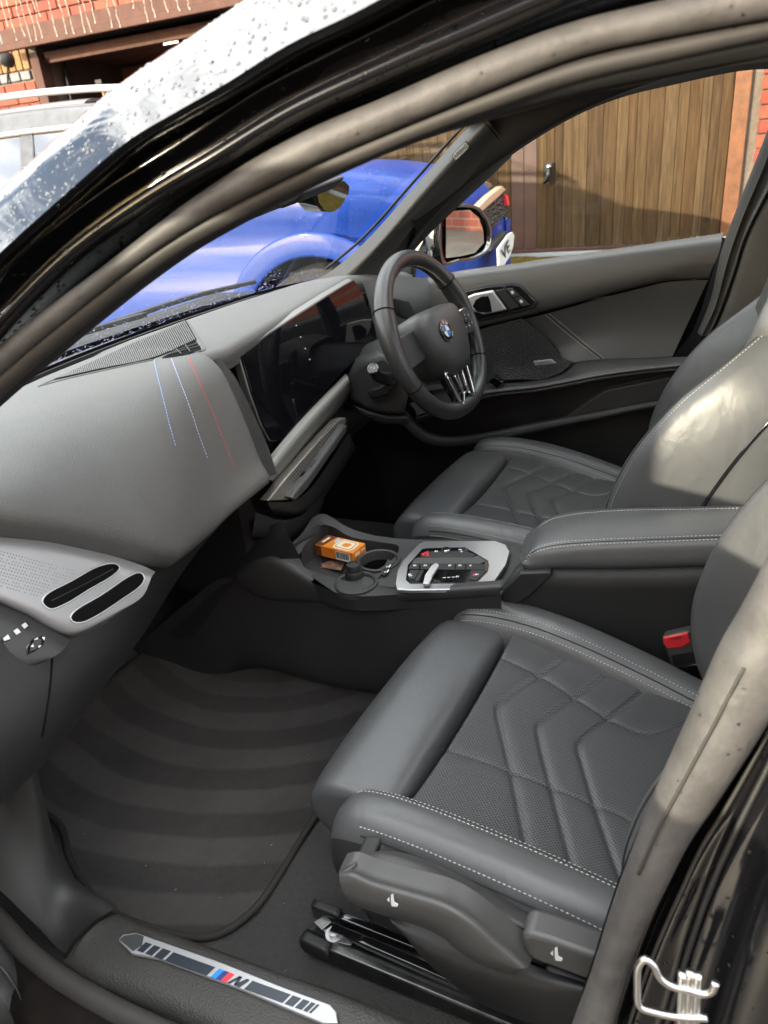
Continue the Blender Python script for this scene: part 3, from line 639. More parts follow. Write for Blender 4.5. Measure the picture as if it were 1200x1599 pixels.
box('stack_core', (-.01, .36, .62), (.22, .22, .30), M['black'], dash, bev=.02)
# --- passenger-side metal strip with two air outlets
TN = nrm((-.35, -1, .42)); TP = (-.56, .178, .82)
tr_ = lambda u, v, off=0: U(u, v, n=TN, p=np.array(TP)+TN*off)
M['striplight'] = mat('pearl_metal_strip', (.27, .265, .265), .40, .45)
nt, lk, b = M['striplight'].node_tree, M['striplight'].node_tree.links, M['striplight'].node_tree.nodes['Principled BSDF']
tcx = nt.nodes.new('ShaderNodeTexCoord'); vo = nt.nodes.new('ShaderNodeTexVoronoi'); vo.inputs['Scale'].default_value = 380; vo.inputs['Randomness'].default_value = 0
bp_ = nt.nodes.new('ShaderNodeBump'); bp_.inputs['Strength'].default_value = .22; bp_.inputs['Distance'].default_value = .0004
lk.new(tcx.outputs['Object'], vo.inputs['Vector']); lk.new(vo.outputs['Distance'], bp_.inputs['Height']); lk.new(bp_.outputs[0], b.inputs['Normal'])
rows = [[tr_(a, b, -.004) for a, b in ((-40, 834), (0, 838), (80, 846), (170, 866), (225, 884), (243, 893))],
        [tr_(a, b, .003) for a, b in ((-40, 846), (0, 850), (75, 860), (160, 884), (212, 900), (237, 901))],
        [tr_(a, b, .004) for a, b in ((-40, 890), (0, 900), (60, 918), (130, 935), (190, 942), (224, 930))],
        [tr_(a, b, .002) for a, b in ((-40, 915), (0, 934), (45, 952), (90, 972), (135, 980), (188, 955))],
        [tr_(a, b, -.004) for a, b in ((-40, 921), (0, 940), (45, 960), (85, 982), (115, 990), (170, 968))],
        [tr_(a, b, -.03) for a, b in ((-40, 923), (0, 943), (45, 963), (85, 986), (117, 995), (172, 972))]]
strip = sheet('metal_strip', grid(rows, 40, 40), M['striplight'], dash)
stb = bvh_of(strip)
def slot(pts, nm='air_outlet'):
    pp_ = cr([(*p, 0) for p in pts], 44, True); P, N = [], []
    for p in pp_:
        h = hit(stb, p[0], p[1]); P.append(h[0]); N.append(h[1])
    P, N = np.array(P), np.array(N); h = hit(stb, *np.mean(pts, 0)); c_ = h[0]
    mid_ = [hit(stb, *(p[:2]*.5+np.mean(pts, 0)*.5))[0] for p in pp_]
    ring = sweep(nm, P, circ(.0014, 8), M['brushed'], dash, up=TN, n=44, closed=True, smooth_path=False)
    new_obj('outlet_cavity', np.vstack([P+N*.0010, np.array(mid_)+N*.0022, [c_+h[1]*.0026]]), gfaces(2, 44, closed=True)+[(44+j, 44+(j+1) % 44, 88) for j in range(44)], M['void'], ring)
    return ring
r1 = slot([(66, 940), (72, 929), (110, 908), (155, 884), (178, 880), (188, 886), (180, 896), (140, 920), (100, 944), (78, 951)])
r2 = slot([(110, 964), (116, 955), (160, 928), (205, 898), (218, 894), (226, 901), (222, 912), (190, 936), (150, 962), (128, 972), (114, 971)])
for rr, ln in ((r1, [((80, 938), (176, 889))]), (r2, [])):
    for a, b in ln:
        P, N = line_on(stb, [a, b], 20, .0016)
        if len(P) > 4: sweep('outlet_vane', P, rect(.0024, .0012), M['trimdark'], rr, n=len(P))
# fine drilled dots of the strip
dd = []
for i in range(32):
    for j in range(11):
        u_, v_ = -2+i*4.6+(j % 2)*2.3, 860+j*5.4+i*1.25
        if u_ > 138-j*8 or rng.random() < .10+.35*(i > 18): continue
        h = hit(stb, u_, v_)
        if h is None: continue
        t_ = nrm(np.cross(h[1], (0, 0, 1))); s_ = np.cross(h[1], t_); r_ = .0009*(1-.012*i)
        dd.append(([h[0]+h[1]*.0003+r_*(math.cos(a)*t_+math.sin(a)*s_) for a in np.linspace(0, 2*np.pi, 6, endpoint=False)], [tuple(range(6))]))
tag(join('drilled_dot', dd, mat('dot_shade', (.10, .10, .11), .5), strip), kind='stuff')
# --- switch panel at the end of the dash, below the strip
sw_rows = [[tr_(a, b, -.008) for a, b in ((-60, 915), (0, 943), (45, 962), (85, 985), (110, 1000))], [tr_(a, b, .010) for a, b in ((-60, 945), (0, 968), (40, 985), (75, 1003), (98, 1016))], [tr_(a, b, .012) for a, b in ((-60, 1000), (-10, 1020), (20, 1030), (50, 1036), (76, 1030))], [tr_(a, b, -.004) for a, b in ((-60, 1060), (-20, 1072), (0, 1066), (25, 1054), (52, 1040))], [tr_(a, b, -.05) for a, b in ((-60, 1075), (-20, 1080), (0, 1075), (25, 1062), (55, 1046))]]
swp = sheet('switch_panel', grid(sw_rows, 30, 30), M['plastic'], dash)
swb = bvh_of(swp)
def on_sw(pts, off=.001): return [h[0]+h[1]*off for h in (hit(swb, *p) for p in pts) if h]
o = on_sw([(1, 996), (28, 976), (42, 970), (47, 974), (44, 984), (14, 1001), (4, 1003)])
if len(o) > 4:
    d1 = prism('roller_switch', o, -TN*.003, M['black'], swp, bev=.001)
    for pts in ([(4, 997), (12, 991), (16, 998), (6, 1001)], [(20, 986), (26, 982), (32, 988), (25, 992)], [(32, 978), (38, 974), (43, 979), (37, 983)]):
        o2_ = on_sw(pts, .0026)
        if len(o2_) == 4: prism('roller_segment', o2_, -TN*.001, mat('frosted_clear', (.55, .56, .55), .35), d1, bev=.0004)
o = on_sw([(40, 1012), (50, 998), (66, 993), (71, 998), (68, 1008), (54, 1018), (42, 1024)])
if len(o) > 4:
    d2 = prism('rotary_switch', o, -TN*.004, M['gloss'], swp, bev=.0012)
    for pts in ([(47, 1010), (51, 1006), (52, 1011)], [(52, 1000), (58, 996), (58, 999)], [(64, 996), (69, 996), (68, 1001)], [(64, 1008), (60, 1012), (59, 1009)]):
        o2_ = on_sw(pts, .0024)
        if len(o2_) == 3: prism('switch_mark', o2_, -TN*.0006, M['white'], d2, bev=0)
# --- glovebox and lower face below pad and strip
gb = [[(-.80, .20, .82), (-.70, .20, .80), (-.55, .215, .79), (-.46, .20, .764), (-.34, .185, .752), (-.20, .185, .765), (-.13, .20, .75)],
      [(-.80, .17, .72), (-.70, .165, .70), (-.55, .185, .70), (-.44, .215, .70), (-.32, .235, .70), (-.20, .25, .70), (-.12, .26, .70)],
      [(-.78, .22, .60), (-.68, .22, .60), (-.55, .25, .60), (-.42, .28, .60), (-.30, .32, .60), (-.18, .36, .60), (-.09, .38, .60)],
      [(-.74, .36, .53), (-.66, .37, .53), (-.55, .39, .52), (-.40, .42, .50), (-.28, .46, .50), (-.16, .50, .50), (-.07, .50, .50)],
      [(-.74, .62, .50), (-.66, .62, .50), (-.55, .62, .48), (-.40, .62, .46), (-.28, .63, .46), (-.16, .64, .46), (-.05, .64, .46)]]
glv = sheet('glovebox', grid(gb, 40, 40), M['trimdark'], dash)
gvb = bvh_of(glv)
for pts in ([(240, 985), (225, 1040), (205, 1100), (180, 1140)], [(82, 1022), (78, 1075), (66, 1150)]):
    P, N = line_on(gvb, pts, 24, 0)
    if len(P) > 5: sweep('lid_joint', P, circ(.0016, 6), M['void'], glv, n=len(P))
# --- lower dash on the driver's side and instrument hump, knee panel
sheet('knee_panel', grid([[(.20, .30, .80), (.40, .30, .80), (.70, .28, .84)], [(.20, .26, .70), (.40, .25, .70), (.70, .24, .74)], [(.16, .34, .60), (.40, .33, .60), (.70, .30, .62)], [(.16, .5, .55), (.40, .5, .55), (.70, .5, .55)]], 20, 20), M['black'], dash)
sheet('end_panel', grid([[(.52, .26, .99), (.62, .22, .985), (.70, .16, .97)], [(.53, .25, .92), (.62, .20, .92), (.70, .14, .90)], [(.53, .25, .82), (.62, .20, .82), (.70, .16, .80)]], 16, 12), M['greyplastic'], dash)
end_outlet = prism('air_outlet', [U(a, b, x=.575) for a, b in ((622, 466), (640, 470), (650, 488), (640, 500), (625, 492))], (.01, .02, 0), M['trimdark'], dash, bev=.003)
# pedals far down
ped = box('pedal', (.30, .50, .36), (.05, .012, .09), M['steel'], dash, bev=.004, rot=Matrix.Rotation(-.5, 3, 'X'))
box('pedal', (.42, .48, .40), (.06, .012, .05), M['steel'], dash, bev=.004, rot=Matrix.Rotation(-.5, 3, 'X'))
# ================================================================== centre console
con = thing('centre_console', (-.05, -.1, .3), 'centre console with cup holders, silver-framed gear panel and padded armrest between the two seats', 'console')
CZ = .562
cp = lambda pts, z=CZ: UU(pts, z=z)
# side wall facing the near seat
nt_ = [(205, 1015), (255, 972), (300, 935), (345, 903), (372, 905), (405, 912), (450, 926), (500, 936), (560, 941), (640, 938), (720, 933), (782, 927)]
side_top = UU(nt_, x=-.135)
low = [p+np.array([.02, 0, -.22]) for p in side_top]; low2 = [np.array([-.065, p[1], .27]) for p in side_top]
M['tunnel'] = mat('tunnel_plastic', (.027, .027, .0265), .6, bump=.4, bscale=700, bdist=.0004, var=.2, kind='voronoi')
sheet('side_panel', grid([side_top, [p+np.array([.004, 0, -.03]) for p in side_top], low, low2], 50, 20), M['tunnel'], con)
# upper band along the side: a lighter plastic strip sweeping up to the front
bandu = UU([(372, 893), (400, 878), (425, 873), (450, 884), (500, 914), (545, 929), (640, 926), (720, 920), (782, 916)], x=-.142)
bandl = UU([(374, 912), (400, 930), (440, 938), (500, 940), (545, 944), (640, 939), (720, 934), (782, 929)], x=-.138)
sheet('side_band', grid([[p+np.array([.02, 0, .001]) for p in bandu], bandu, bandl, [p+np.array([.02, 0, -.004]) for p in bandl]], 50, 16), M['plastic'], con)
# front uprights joining the dash
sheet('front_cheek', grid([UU([(240, 985), (300, 920), (345, 880), (390, 840), (440, 812)], x=-.10), UU([(262, 992), (318, 935), (366, 893), (402, 868), (452, 838)], x=-.13), UU([(300, 1000), (335, 950), (372, 905), (420, 876), (470, 872)], x=-.135)], 30, 14), M['trimdark'], con)
# top deck: rim with tray and cup wells built as sunken pieces
rim = [(425, 873), (450, 886), (500, 915), (545, 930), (640, 927), (720, 921), (784, 917), (800, 900), (822, 866), (820, 853), (795, 846), (720, 843), (640, 842), (585, 836), (545, 824), (505, 802), (492, 806), (470, 835), (440, 862)]
rimz = [.585, .572, .562, .562, .562, .565, .57, .575, .58, .58, .575, .568, .566, .570, .580, .60, .60, .60, .595]
deck_pts = [U(a, b, z=z) for (a, b), z in zip(rim, rimz)]
tray = [(447, 873), (470, 884), (517, 915), (556, 903), (592, 888), (618, 868), (622, 852), (590, 846), (548, 838), (508, 818), (484, 842)]
tray_pts = [U(a, b, z=z) for (a, b), z in zip(tray, [.575, .570, .560, .560, .561, .562, .563, .566, .572, .586, .585])]
A_, B_ = cr(deck_pts, 120, True), cr(tray_pts, 120, True)
# start both loops from the same bearing so that the rim does not twist
c0 = np.mean(tray_pts, 0)
def roll(A):
    a = np.arctan2(A[:, 1]-c0[1], A[:, 0]-c0[0]); k = int(np.argmin(np.abs(a))); A = np.roll(A, -k, 0)
    return A
A_, B_ = roll(A_), roll(B_)
tD = B_+[0, 0, -.045]; 
deck = new_obj('top_deck', np.vstack([A_*[.97, 1, 1]+[0, 0, -.034], A_, B_, B_+[0, 0, -.006], tD]), gfaces(5, 120, closed=True), M['plastic'], con); autosm(deck, 50)
prism('tray_floor', tD, (0, 0, -.004), M['trimdark'], con, bev=0)
# ribbed mat lines in the tray
rb = []
for i in range(11):
    t = i/10; p = U(484+40*t, 876+28*t, z=.522); q_ = U(520+50*t, 858+22*t, z=.522)
    rb.append(bar(p, q_, .003, .0012, (0, 0, 1)))
tag(join('mat_rib', rb, M['plastic'], con), kind='stuff')
# cup wells
CU = M['plastic']
def well(name, u, v, r, z=.566, dep=.06, par=None):
    c = U(u, v, z=z)
    o = lathe(name, [(r+.007, -.012), (r+.006, .0), (r+.003, .0015), (r, 0), (r-.002, -.006), (r-.004, -dep), (0, -dep)], c, (0, 0, 1), CU, con, 40)
    lathe('well_lining', [(r-.0035, -.018), (r-.005, -dep+.001), (0, -dep+.001)], c, (0, 0, 1), M['void'], o, 32)
    return o
well('cup_holder', 591, 874, .036); well('cup_holder', 556, 909, .034, dep=.032)
prism('cup_bridge', [U(a, b, z=.567) for a, b in ((600, 893), (616, 878), (606, 872), (590, 902))], (0, 0, -.01), M['plastic'], con, bev=.002)
for a, b in ((604, 887), (601, 895)):
    bt = prism('port', [U(a+dx, b+dy, z=.5685) for dx, dy in ((-6, 2), (3, -7), (9, -6), (1, 3))], (0, 0, -.002), M['black'], con, bev=.0006)
    c = U(a+1, b-2, z=.5691)
    lathe('port_mark', [(.0024, 0), (.0024, .0002), (.0016, .0002), (.0016, 0)], c, (0, 0, 1), M['white'], bt, 12)
    prism('port_mark', [U(a+3+dx, b-3+dy, z=.569) for dx, dy in ((0, 0), (3, -3), (4, -1), (1, 2))], (0, 0, -.0003), M['white'], bt, bev=0)
kc = U(553, 891, z=.572)
lathe('socket_knob', [(.017, -.012), (.017, -.002), (.015, .001), (.0135, .001), (.0135, .013), (.0125, .0145), (.010, .0145), (.0095, .0125), (0, .0125)], kc, (0, 0, 1), M['trimdark'], con, 28)
# gear panel
fo = [(617, 912), (620, 893), (628, 876), (654, 849), (663, 845), (773, 844), (790, 850), (797, 861), (791, 881), (771, 909), (746, 919), (640, 921), (620, 920)]
fi = [(634, 905), (637, 882), (659, 857), (667, 855.5), (727, 854), (763, 875), (764, 882), (762, 892), (747, 907), (733, 910.5), (641, 911)]
GZ = .586
frm = prism('gear_panel', UU(fo, z=GZ), (0, 0, -.008), M['brushed'], con, bev=.0016)
frm.data.materials[0] = M['framechrome'] = mat('polished_frame', (.50, .50, .51), .30, .9)
pan = prism('panel_face', UU(fi, z=GZ+.0012), (0, 0, -.004), M['gloss'], frm, bev=.001)
pz = GZ+.0022
def onp(nm, pts, mt, z=pz, par=pan, bev=.0004, d=.0015): return prism(nm, UU(pts, z=z), (0, 0, -d), mt, par, bev=bev, sm=False)
onp('upper_face', [(656, 869), (668, 861), (725, 859.5), (743, 866), (738, 870), (700, 871)], M['trimdark'], d=.002)
onp('bevel_bar', [(648, 872.5), (653, 870.5), (738, 870.5), (746, 867), (758, 876.5), (750, 880), (690, 880), (643, 879.5)], M['greyplastic'], z=pz+.0015, d=.003)
onp('button_row', [(638, 888), (641, 881), (758, 881), (758, 889), (700, 889)], M['trimdark'], z=pz+.0006)
tri = onp('hazard_button', [(657, 865), (669, 860), (670, 868.5)], M['red'], z=pz+.001)
onp('hazard_mark', [(662, 865), (666.5, 862.6), (667, 867)], mat('dark_red', (.12, .01, .01), .4), z=pz+.0016)
kn = lathe('volume_roller', [(.0085, 0), (.0085, .004), (.007, .006), (0, .006)], U(697, 861, z=pz), (0, 0, 1), M['chrome'], pan, 20)
onp('roller_slot', [(689, 858), (704, 858), (707, 864), (692, 866)], M['black'], z=pz+.0003)
def mk(u, v, s=1.0, kind=0):
    z = pz+.0014
    if kind == 0: sh = [[(-3, -1), (0, -2), (0, 1), (-3, 1)], [(1, -2), (3, -1), (3, 0), (1, 1)]]
    elif kind == 1: sh = [[(-3, 1), (-1, -2), (1, -2), (-1, 1)], [(1, 1), (2, -1.5), (4, -1.5), (2.5, 1)]]
    elif kind == 2: sh = [[(-2.5, -.6), (2.5, -.9), (2.5, -.1), (-2.5, .3)], [(-.6, -2), (.4, -2), (.4, 2), (-.6, 2)]]
    else: sh = [[(-3, -.4), (3, -.7), (3, .3), (-3, .5)]]
    for q_ in sh: onp('button_mark', [(u+a*s, v+b*s) for a, b in q_], M['white'], z=z, bev=0, d=.0004)
for u, v, k in ((648, 883, 0), (664, 883, 1), (703, 883, 0), (718, 883, 1), (735, 883, 2), (681, 861, 1), (719, 858, 3), (721, 861, 2), (640, 897, 0), (641, 899, 1), (694, 902, 3), (701, 901.5, 3), (708, 901, 3), (714, 900.5, 1), (745, 897, 0)): mk(u, v, .8, k)
onp('park_mark', [(739, 896), (742, 895.5), (742, 899), (739, 899.5)], M['red'], z=pz+.0014, bev=0, d=.0004)
for xa, xb in ((655, 657), (672, 674), (711, 712.5), (727, 728.5)): onp('button_joint', [(xa, 881), (xb, 881), (xb-.5, 888), (xa-.5, 888)], M['void'], z=pz+.0012, bev=0, d=.0004)
onp('lower_left_button', [(639, 904), (640, 890), (655, 890), (648, 904)], M['trimdark'], z=pz+.0004)
onp('lower_right_button', [(733, 904), (736, 890), (760, 890), (744, 906)], M['trimdark'], z=pz+.0004)
onp('slot_guide', [(656, 890), (662, 890), (654, 906), (648, 906)], M['steel'], z=pz+.0004)
# selector lever: a slim bright wedge
lv = [(660, 911), (664, 898), (674, 882), (681, 878), (686, 881), (676, 897), (671, 911)]
lever = prism('gear_selector', [U(a, b, z=pz+.006+(.012 if b < 890 else .0)) for a, b in lv], (0, 0, -.006), M['framechrome'], con, bev=.0016)
# ---- armrest
xb, xs_ = -.100, -.092
b_row = UU([(815, 884), (828, 893), (857, 889), (960, 888), (1113, 884), (1200, 881), (1330, 876)], x=xb)
s_row = UU([(818, 876), (833, 862), (862, 855), (960, 848), (1132, 841), (1200, 838), (1330, 832)], x=xs_)
t_row = UU([(837, 826), (856, 811), (890, 801), (958, 795), (1157, 791), (1230, 790), (1360, 788)], x=.075)
s_row, t_row, b_row = cr(s_row, 40), cr(t_row, 40), cr(b_row, 40)
m1 = s_row*.72+t_row*.28+[0, 0, .012]; m2 = s_row*.3+t_row*.7+[0, 0, .011]
Ga = grid([b_row+[.03, 0, -.006], b_row+[.004, 0, -.002], b_row+[-.001, 0, .008], b_row*.5+s_row*.5+[-.004, 0, 0], s_row, m1, m2, t_row, t_row+[.014, 0, -.025], t_row+[.012, 0, -.06]], 60, 50)
arm = sheet('armrest', Ga, M['leather'], con)
fr_ = Ga[:, 0]; cfr = fr_.mean(0)
new_obj('armrest_front', np.vstack([fr_, fr_*.6+cfr*.4+[0, .010, 0], cfr[None]+[0, .012, 0]]), gfaces(2, 50)+[(50+j, 50+j+1, 100) for j in range(49)], M['leather'], arm)
armb = bvh_of(arm)
for pts in ([(822, 872), (834, 858), (860, 849), (910, 844), (1000, 840), (1150, 835)], [(820, 877), (834, 864), (862, 856), (910, 851), (1000, 847), (1150, 841)], [(842, 824), (860, 812), (895, 804), (960, 798), (1060, 796), (1155, 794)]):
    P, N = line_on(armb, pts, 90, .0004)
    if len(P) > 5: tag(join('stitching', stitch_parts(P, N, .0056, .0044, .0016, .0009), M['thread'], arm), kind='stuff')
P, N = line_on(armb, [(821, 874.5), (834, 861), (861, 852.5), (910, 847.5), (1000, 843.5), (1150, 838)], 80, -.0004); sweep('seam', P, circ(.0012, 6), M['threaddark'], arm, n=len(P))
# box under the armrest
bx = UU([(780, 927), (800, 902), (816, 896), (862, 893), (960, 893), (1120, 889), (1330, 882)], x=-.104)
M['consoleside'] = mat('console_box_side', (.016, .016, .016), .62, bump=.5, bscale=700, bdist=.0005, var=.1, kind='voronoi')
sheet('console_box', grid([[p+np.array([.06, 0, -.004]) for p in bx], bx, [p+np.array([.0, 0, -.05]) for p in bx], [p+np.array([.006, 0, -.30]) for p in bx]], 50, 16), M['consoleside'], con)
prism('side_wedge', UU([(782, 926), (812, 895), (858, 893), (862, 899), (846, 915), (826, 932), (800, 950), (786, 950)], x=-.112), (.02, 0, 0), M['trimdark'], con, bev=.003)
# far side of the console and a lump below the deck so nothing shows through
box('console_core', (-.01, -.15, .40), (.15, .9, .24), M['black'], con, bev=.01)
# ================================================================== things lying in the tray
def carton():
    z0, z1 = .527, .560
    top_ = [(528, 838), (559, 843), (551, 868), (491, 866)]
    t = thing('carton', tuple(U(525, 868, z=.527)), 'small orange printed carton lying in the tray ahead of the cup holders', 'box')
    A = [np.array(U(a, b, z=.566)) for a, b in ((492, 851), (527, 840), (560, 846), (551, 863))]
    A = [U(492, 850, z=.568), U(508, 838, z=.568), U(560, 845, z=.568), U(551, 864, z=.568)]
    # right-angled box: long edge e, short edge s
    e = A[3]-A[0]; e[2] = 0; s_ = A[1]-A[0]; s_[2] = 0; s_ -= e*(s_ @ e)/(e @ e); ln, wd, hh = np.linalg.norm(e), max(np.linalg.norm(s_), .045), .024
    e, s_ = nrm(e), nrm(s_); up = np.array([0, 0, 1.])
    o = A[0]
    O = M['orange'] = mat('orange_card', (.75, .23, .02), .45, var=.08, vscale=30); BR = mat('brown_card', (.16, .045, .015), .45); CRM = mat('cream_print', (.80, .70, .52), .5)
    bd = prism('carton_body', [o, o+e*ln, o+e*ln+s_*wd, o+s_*wd], -up*hh, O, t, bev=.0012)
    f = lambda nm, pts, mt, h=.0004: prism(nm, [o+e*ln*a+s_*wd*b+up*h for a, b in pts], -up*.0003, mt, t, bev=0, sm=False)
    f('brown_panel', [(0.0, .02), (.20, .02), (.26, .98), (0.0, .98)], BR); f('print_panel', [(.42, .15), (.50, .08), (.86, .10), (.92, .3), (.90, .82), (.84, .9), (.5, .9), (.40, .75)], CRM)
    f('print_edge', [(.455, .24), (.52, .17), (.83, .18), (.87, .33), (.855, .76), (.80, .82), (.52, .82), (.445, .70)], BR, .0006); f('print_inner', [(.47, .27), (.53, .2), (.82, .21), (.85, .34), (.84, .74), (.79, .79), (.53, .79), (.46, .68)], CRM, .0008)
    f('print_spot', [(.58, .40), (.66, .32), (.76, .36), (.78, .6), (.70, .68), (.60, .62)], O, .0010); f('print_bar', [(.30, .55), (.38, .50), (.40, .85), (.32, .9)], mat('pale_blue_print', (.35, .55, .75), .5), .0006)
    f('print_bar', [(.07, .3), (.13, .28), (.15, .8), (.09, .82)], CRM, .0006)
    g = lambda nm, pts, mt, h=.0004: prism(nm, [o+e*ln*a-up*hh*b-s_*h for a, b in pts], s_*.0003, mt, t, bev=0, sm=False)
    g('brown_panel', [(0, .03), (.16, .03), (.16, .97), (0, .97)], BR); g('barcode_panel', [(.55, .15), (.92, .15), (.92, .95), (.55, .95)], M['white'])
    x = .57
    while x < .90:
        w = .008+.014*rng.random(); g('barcode_bar', [(x, .22), (x+w, .22), (x+w, .78), (x, .78)], M['black'], .0007); x += w+.010+.012*rng.random()
    gg = lambda pts, mt, h=.0004: prism('print_bar', [o+e*ln-up*hh*b+s_*wd*a+e*h for a, b in pts], -e*.0003, mt, t, bev=0, sm=False)
    gg([(.15, .2), (.5, .2), (.5, .5), (.15, .5)], CRM); gg([(.6, .25), (.9, .25), (.9, .4), (.6, .4)], CRM)
carton()
kf = thing('photo_keyring', tuple(U(515, 882, z=.524)), 'clear acrylic keyring with a small picture inside, lying beside the orange carton', 'keyring')
O4 = [U(a, b, z=.536) for a, b in ((497, 884), (503, 872), (541, 874), (534, 889))]
M['acrylic'] = glass_mat('clear_acrylic', (.93, .94, .95), 1.6)
pc = prism('picture', [p*.92+np.mean(O4, 0)*.08+np.array([0, 0, -.003]) for p in O4], (0, 0, -.001), mat('printed_picture', (.30, .17, .12), .4, var=.8, vscale=60), kf, bev=0)
prism('acrylic_block', O4, (0, 0, -.008), M['acrylic'], kf, bev=.0012)
cth = U(492, 881, z=.532); th = np.linspace(0, 2*np.pi, 24, endpoint=False)
sweep('split_ring', [cth+np.array([.008*math.cos(a), .008*math.sin(a), .002*math.sin(a)]) for a in th], circ(.0012, 6), M['chrome'], kf, n=24, closed=True)
sweep('chain', UU([(494, 882), (498, 879), (503, 880)], z=.533), circ(.001, 6), M['chrome'], kf, n=8)
# ================================================================== floor mat
mat_t = thing('floor_mat', (-.35, .3, .262), 'dark brushed velour floor mat with curved nap stripes in the near footwell', 'floor mat')
mp_ = [(96, 1290), (108, 1335), (130, 1378), (160, 1412), (200, 1435), (250, 1452), (300, 1463), (330, 1462), (362, 1448), (400, 1416), (432, 1372), (470, 1310), (505, 1255), (545, 1195), (580, 1120), (590, 1060)]
Mz = .272
MA = UU(mp_, z=Mz); MA += [np.array([-.04, .30, Mz]), np.array([-.045, .52, Mz]), np.array([-.09, .585, Mz+.02]), np.array([-.30, .60, Mz+.03]), np.array([-.46, .60, Mz+.03]), np.array([-.52, .56, Mz+.01])]
outl = cr(MA, 160, True); cm = outl.mean(0)
rings = [outl*(s)+cm*(1-s) for s in np.r_[np.linspace(1, .04, 24)]]
mm = bpy.data.materials.new('brushed_velour'); mm.use_nodes = True; nt = mm.node_tree; lk = nt.links; b = nt.nodes['Principled BSDF']
b.inputs['Roughness'].default_value = .95; b.inputs['Specular IOR Level'].default_value = .12; b.inputs['Sheen Weight'].default_value = .25; b.inputs['Sheen Roughness'].default_value = .5; b.inputs['Sheen Tint'].default_value = (.9, .8, .75, 1)
tcn = nt.nodes.new('ShaderNodeTexCoord'); sx = nt.nodes.new('ShaderNodeSeparateXYZ'); lk.new(tcn.outputs['Object'], sx.inputs[0])
nz1 = nt.nodes.new('ShaderNodeTexNoise'); nz1.inputs['Scale'].default_value = 7; nz1.inputs['Detail'].default_value = 4; lk.new(tcn.outputs['Object'], nz1.inputs['Vector'])
# nap stripes: arcs about a far centre
dx = math_n(nt, 'SUBTRACT', sx.outputs[0], .16); dy = math_n(nt, 'SUBTRACT', sx.outputs[1], .38)
rr = math_n(nt, 'SQRT', math_n(nt, 'ADD', math_n(nt, 'MULTIPLY', dx, dx), math_n(nt, 'MULTIPLY', dy, dy)))
rr = math_n(nt, 'ADD', rr, math_n(nt, 'MULTIPLY', nz1.outputs[0], .018))
sn = math_n(nt, 'SINE', math_n(nt, 'MULTIPLY', rr, 2*math.pi/.100))
st_ = nt.nodes.new('ShaderNodeMapRange'); st_.interpolation_type = 'SMOOTHSTEP'; st_.inputs[1].default_value = -.30; st_.inputs[2].default_value = .30; lk.new(sn, st_.inputs[0])
nz2 = nt.nodes.new('ShaderNodeTexNoise'); nz2.inputs['Scale'].default_value = 700; nz2.inputs['Detail'].default_value = 2; lk.new(tcn.outputs['Object'], nz2.inputs['Vector'])
nz3 = nt.nodes.new('ShaderNodeTexNoise'); nz3.inputs['Scale'].default_value = 70; nz3.inputs['Detail'].default_value = 4; lk.new(tcn.outputs['Object'], nz3.inputs['Vector'])
fx = math_n(nt, 'ADD', math_n(nt, 'MULTIPLY', st_.outputs[0], .40), math_n(nt, 'ADD', math_n(nt, 'MULTIPLY', nz2.outputs[0], .65), math_n(nt, 'MULTIPLY', nz3.outputs[0], .30)))
fx = math_n(nt, 'MULTIPLY', fx, math_n(nt, 'ADD', nz1.outputs[0], .5))
cr2 = nt.nodes.new('ShaderNodeValToRGB'); cr2.color_ramp.elements[0].color = (.018, .0172, .0166, 1); cr2.color_ramp.elements[1].color = (.058, .055, .053, 1); cr2.color_ramp.elements[0].position = .15; cr2.color_ramp.elements[1].position = .95
lk.new(fx, cr2.inputs[0]); lk.new(cr2.outputs[0], b.inputs['Base Color'])
bu = nt.nodes.new('ShaderNodeBump'); bu.inputs['Strength'].default_value = .5; bu.inputs['Distance'].default_value = .0012; lk.new(nz2.outputs[0], bu.inputs['Height']); lk.new(bu.outputs[0], b.inputs['Normal'])
M['velour'] = mm
V = np.vstack(rings); new_obj('mat_pile', np.vstack([V, [cm]]), gfaces(24, 160, closed=True)+[(23*160+j, 23*160+(j+1) % 160, 24*160) for j in range(160)], mm, mat_t)
sweep('mat_binding', outl+[0, 0, -.001], circ(.0055, 8), mat('binding_tape', (.022, .019, .017), .8, bump=.6, bscale=500, bdist=.0008), mat_t, n=160, closed=True)
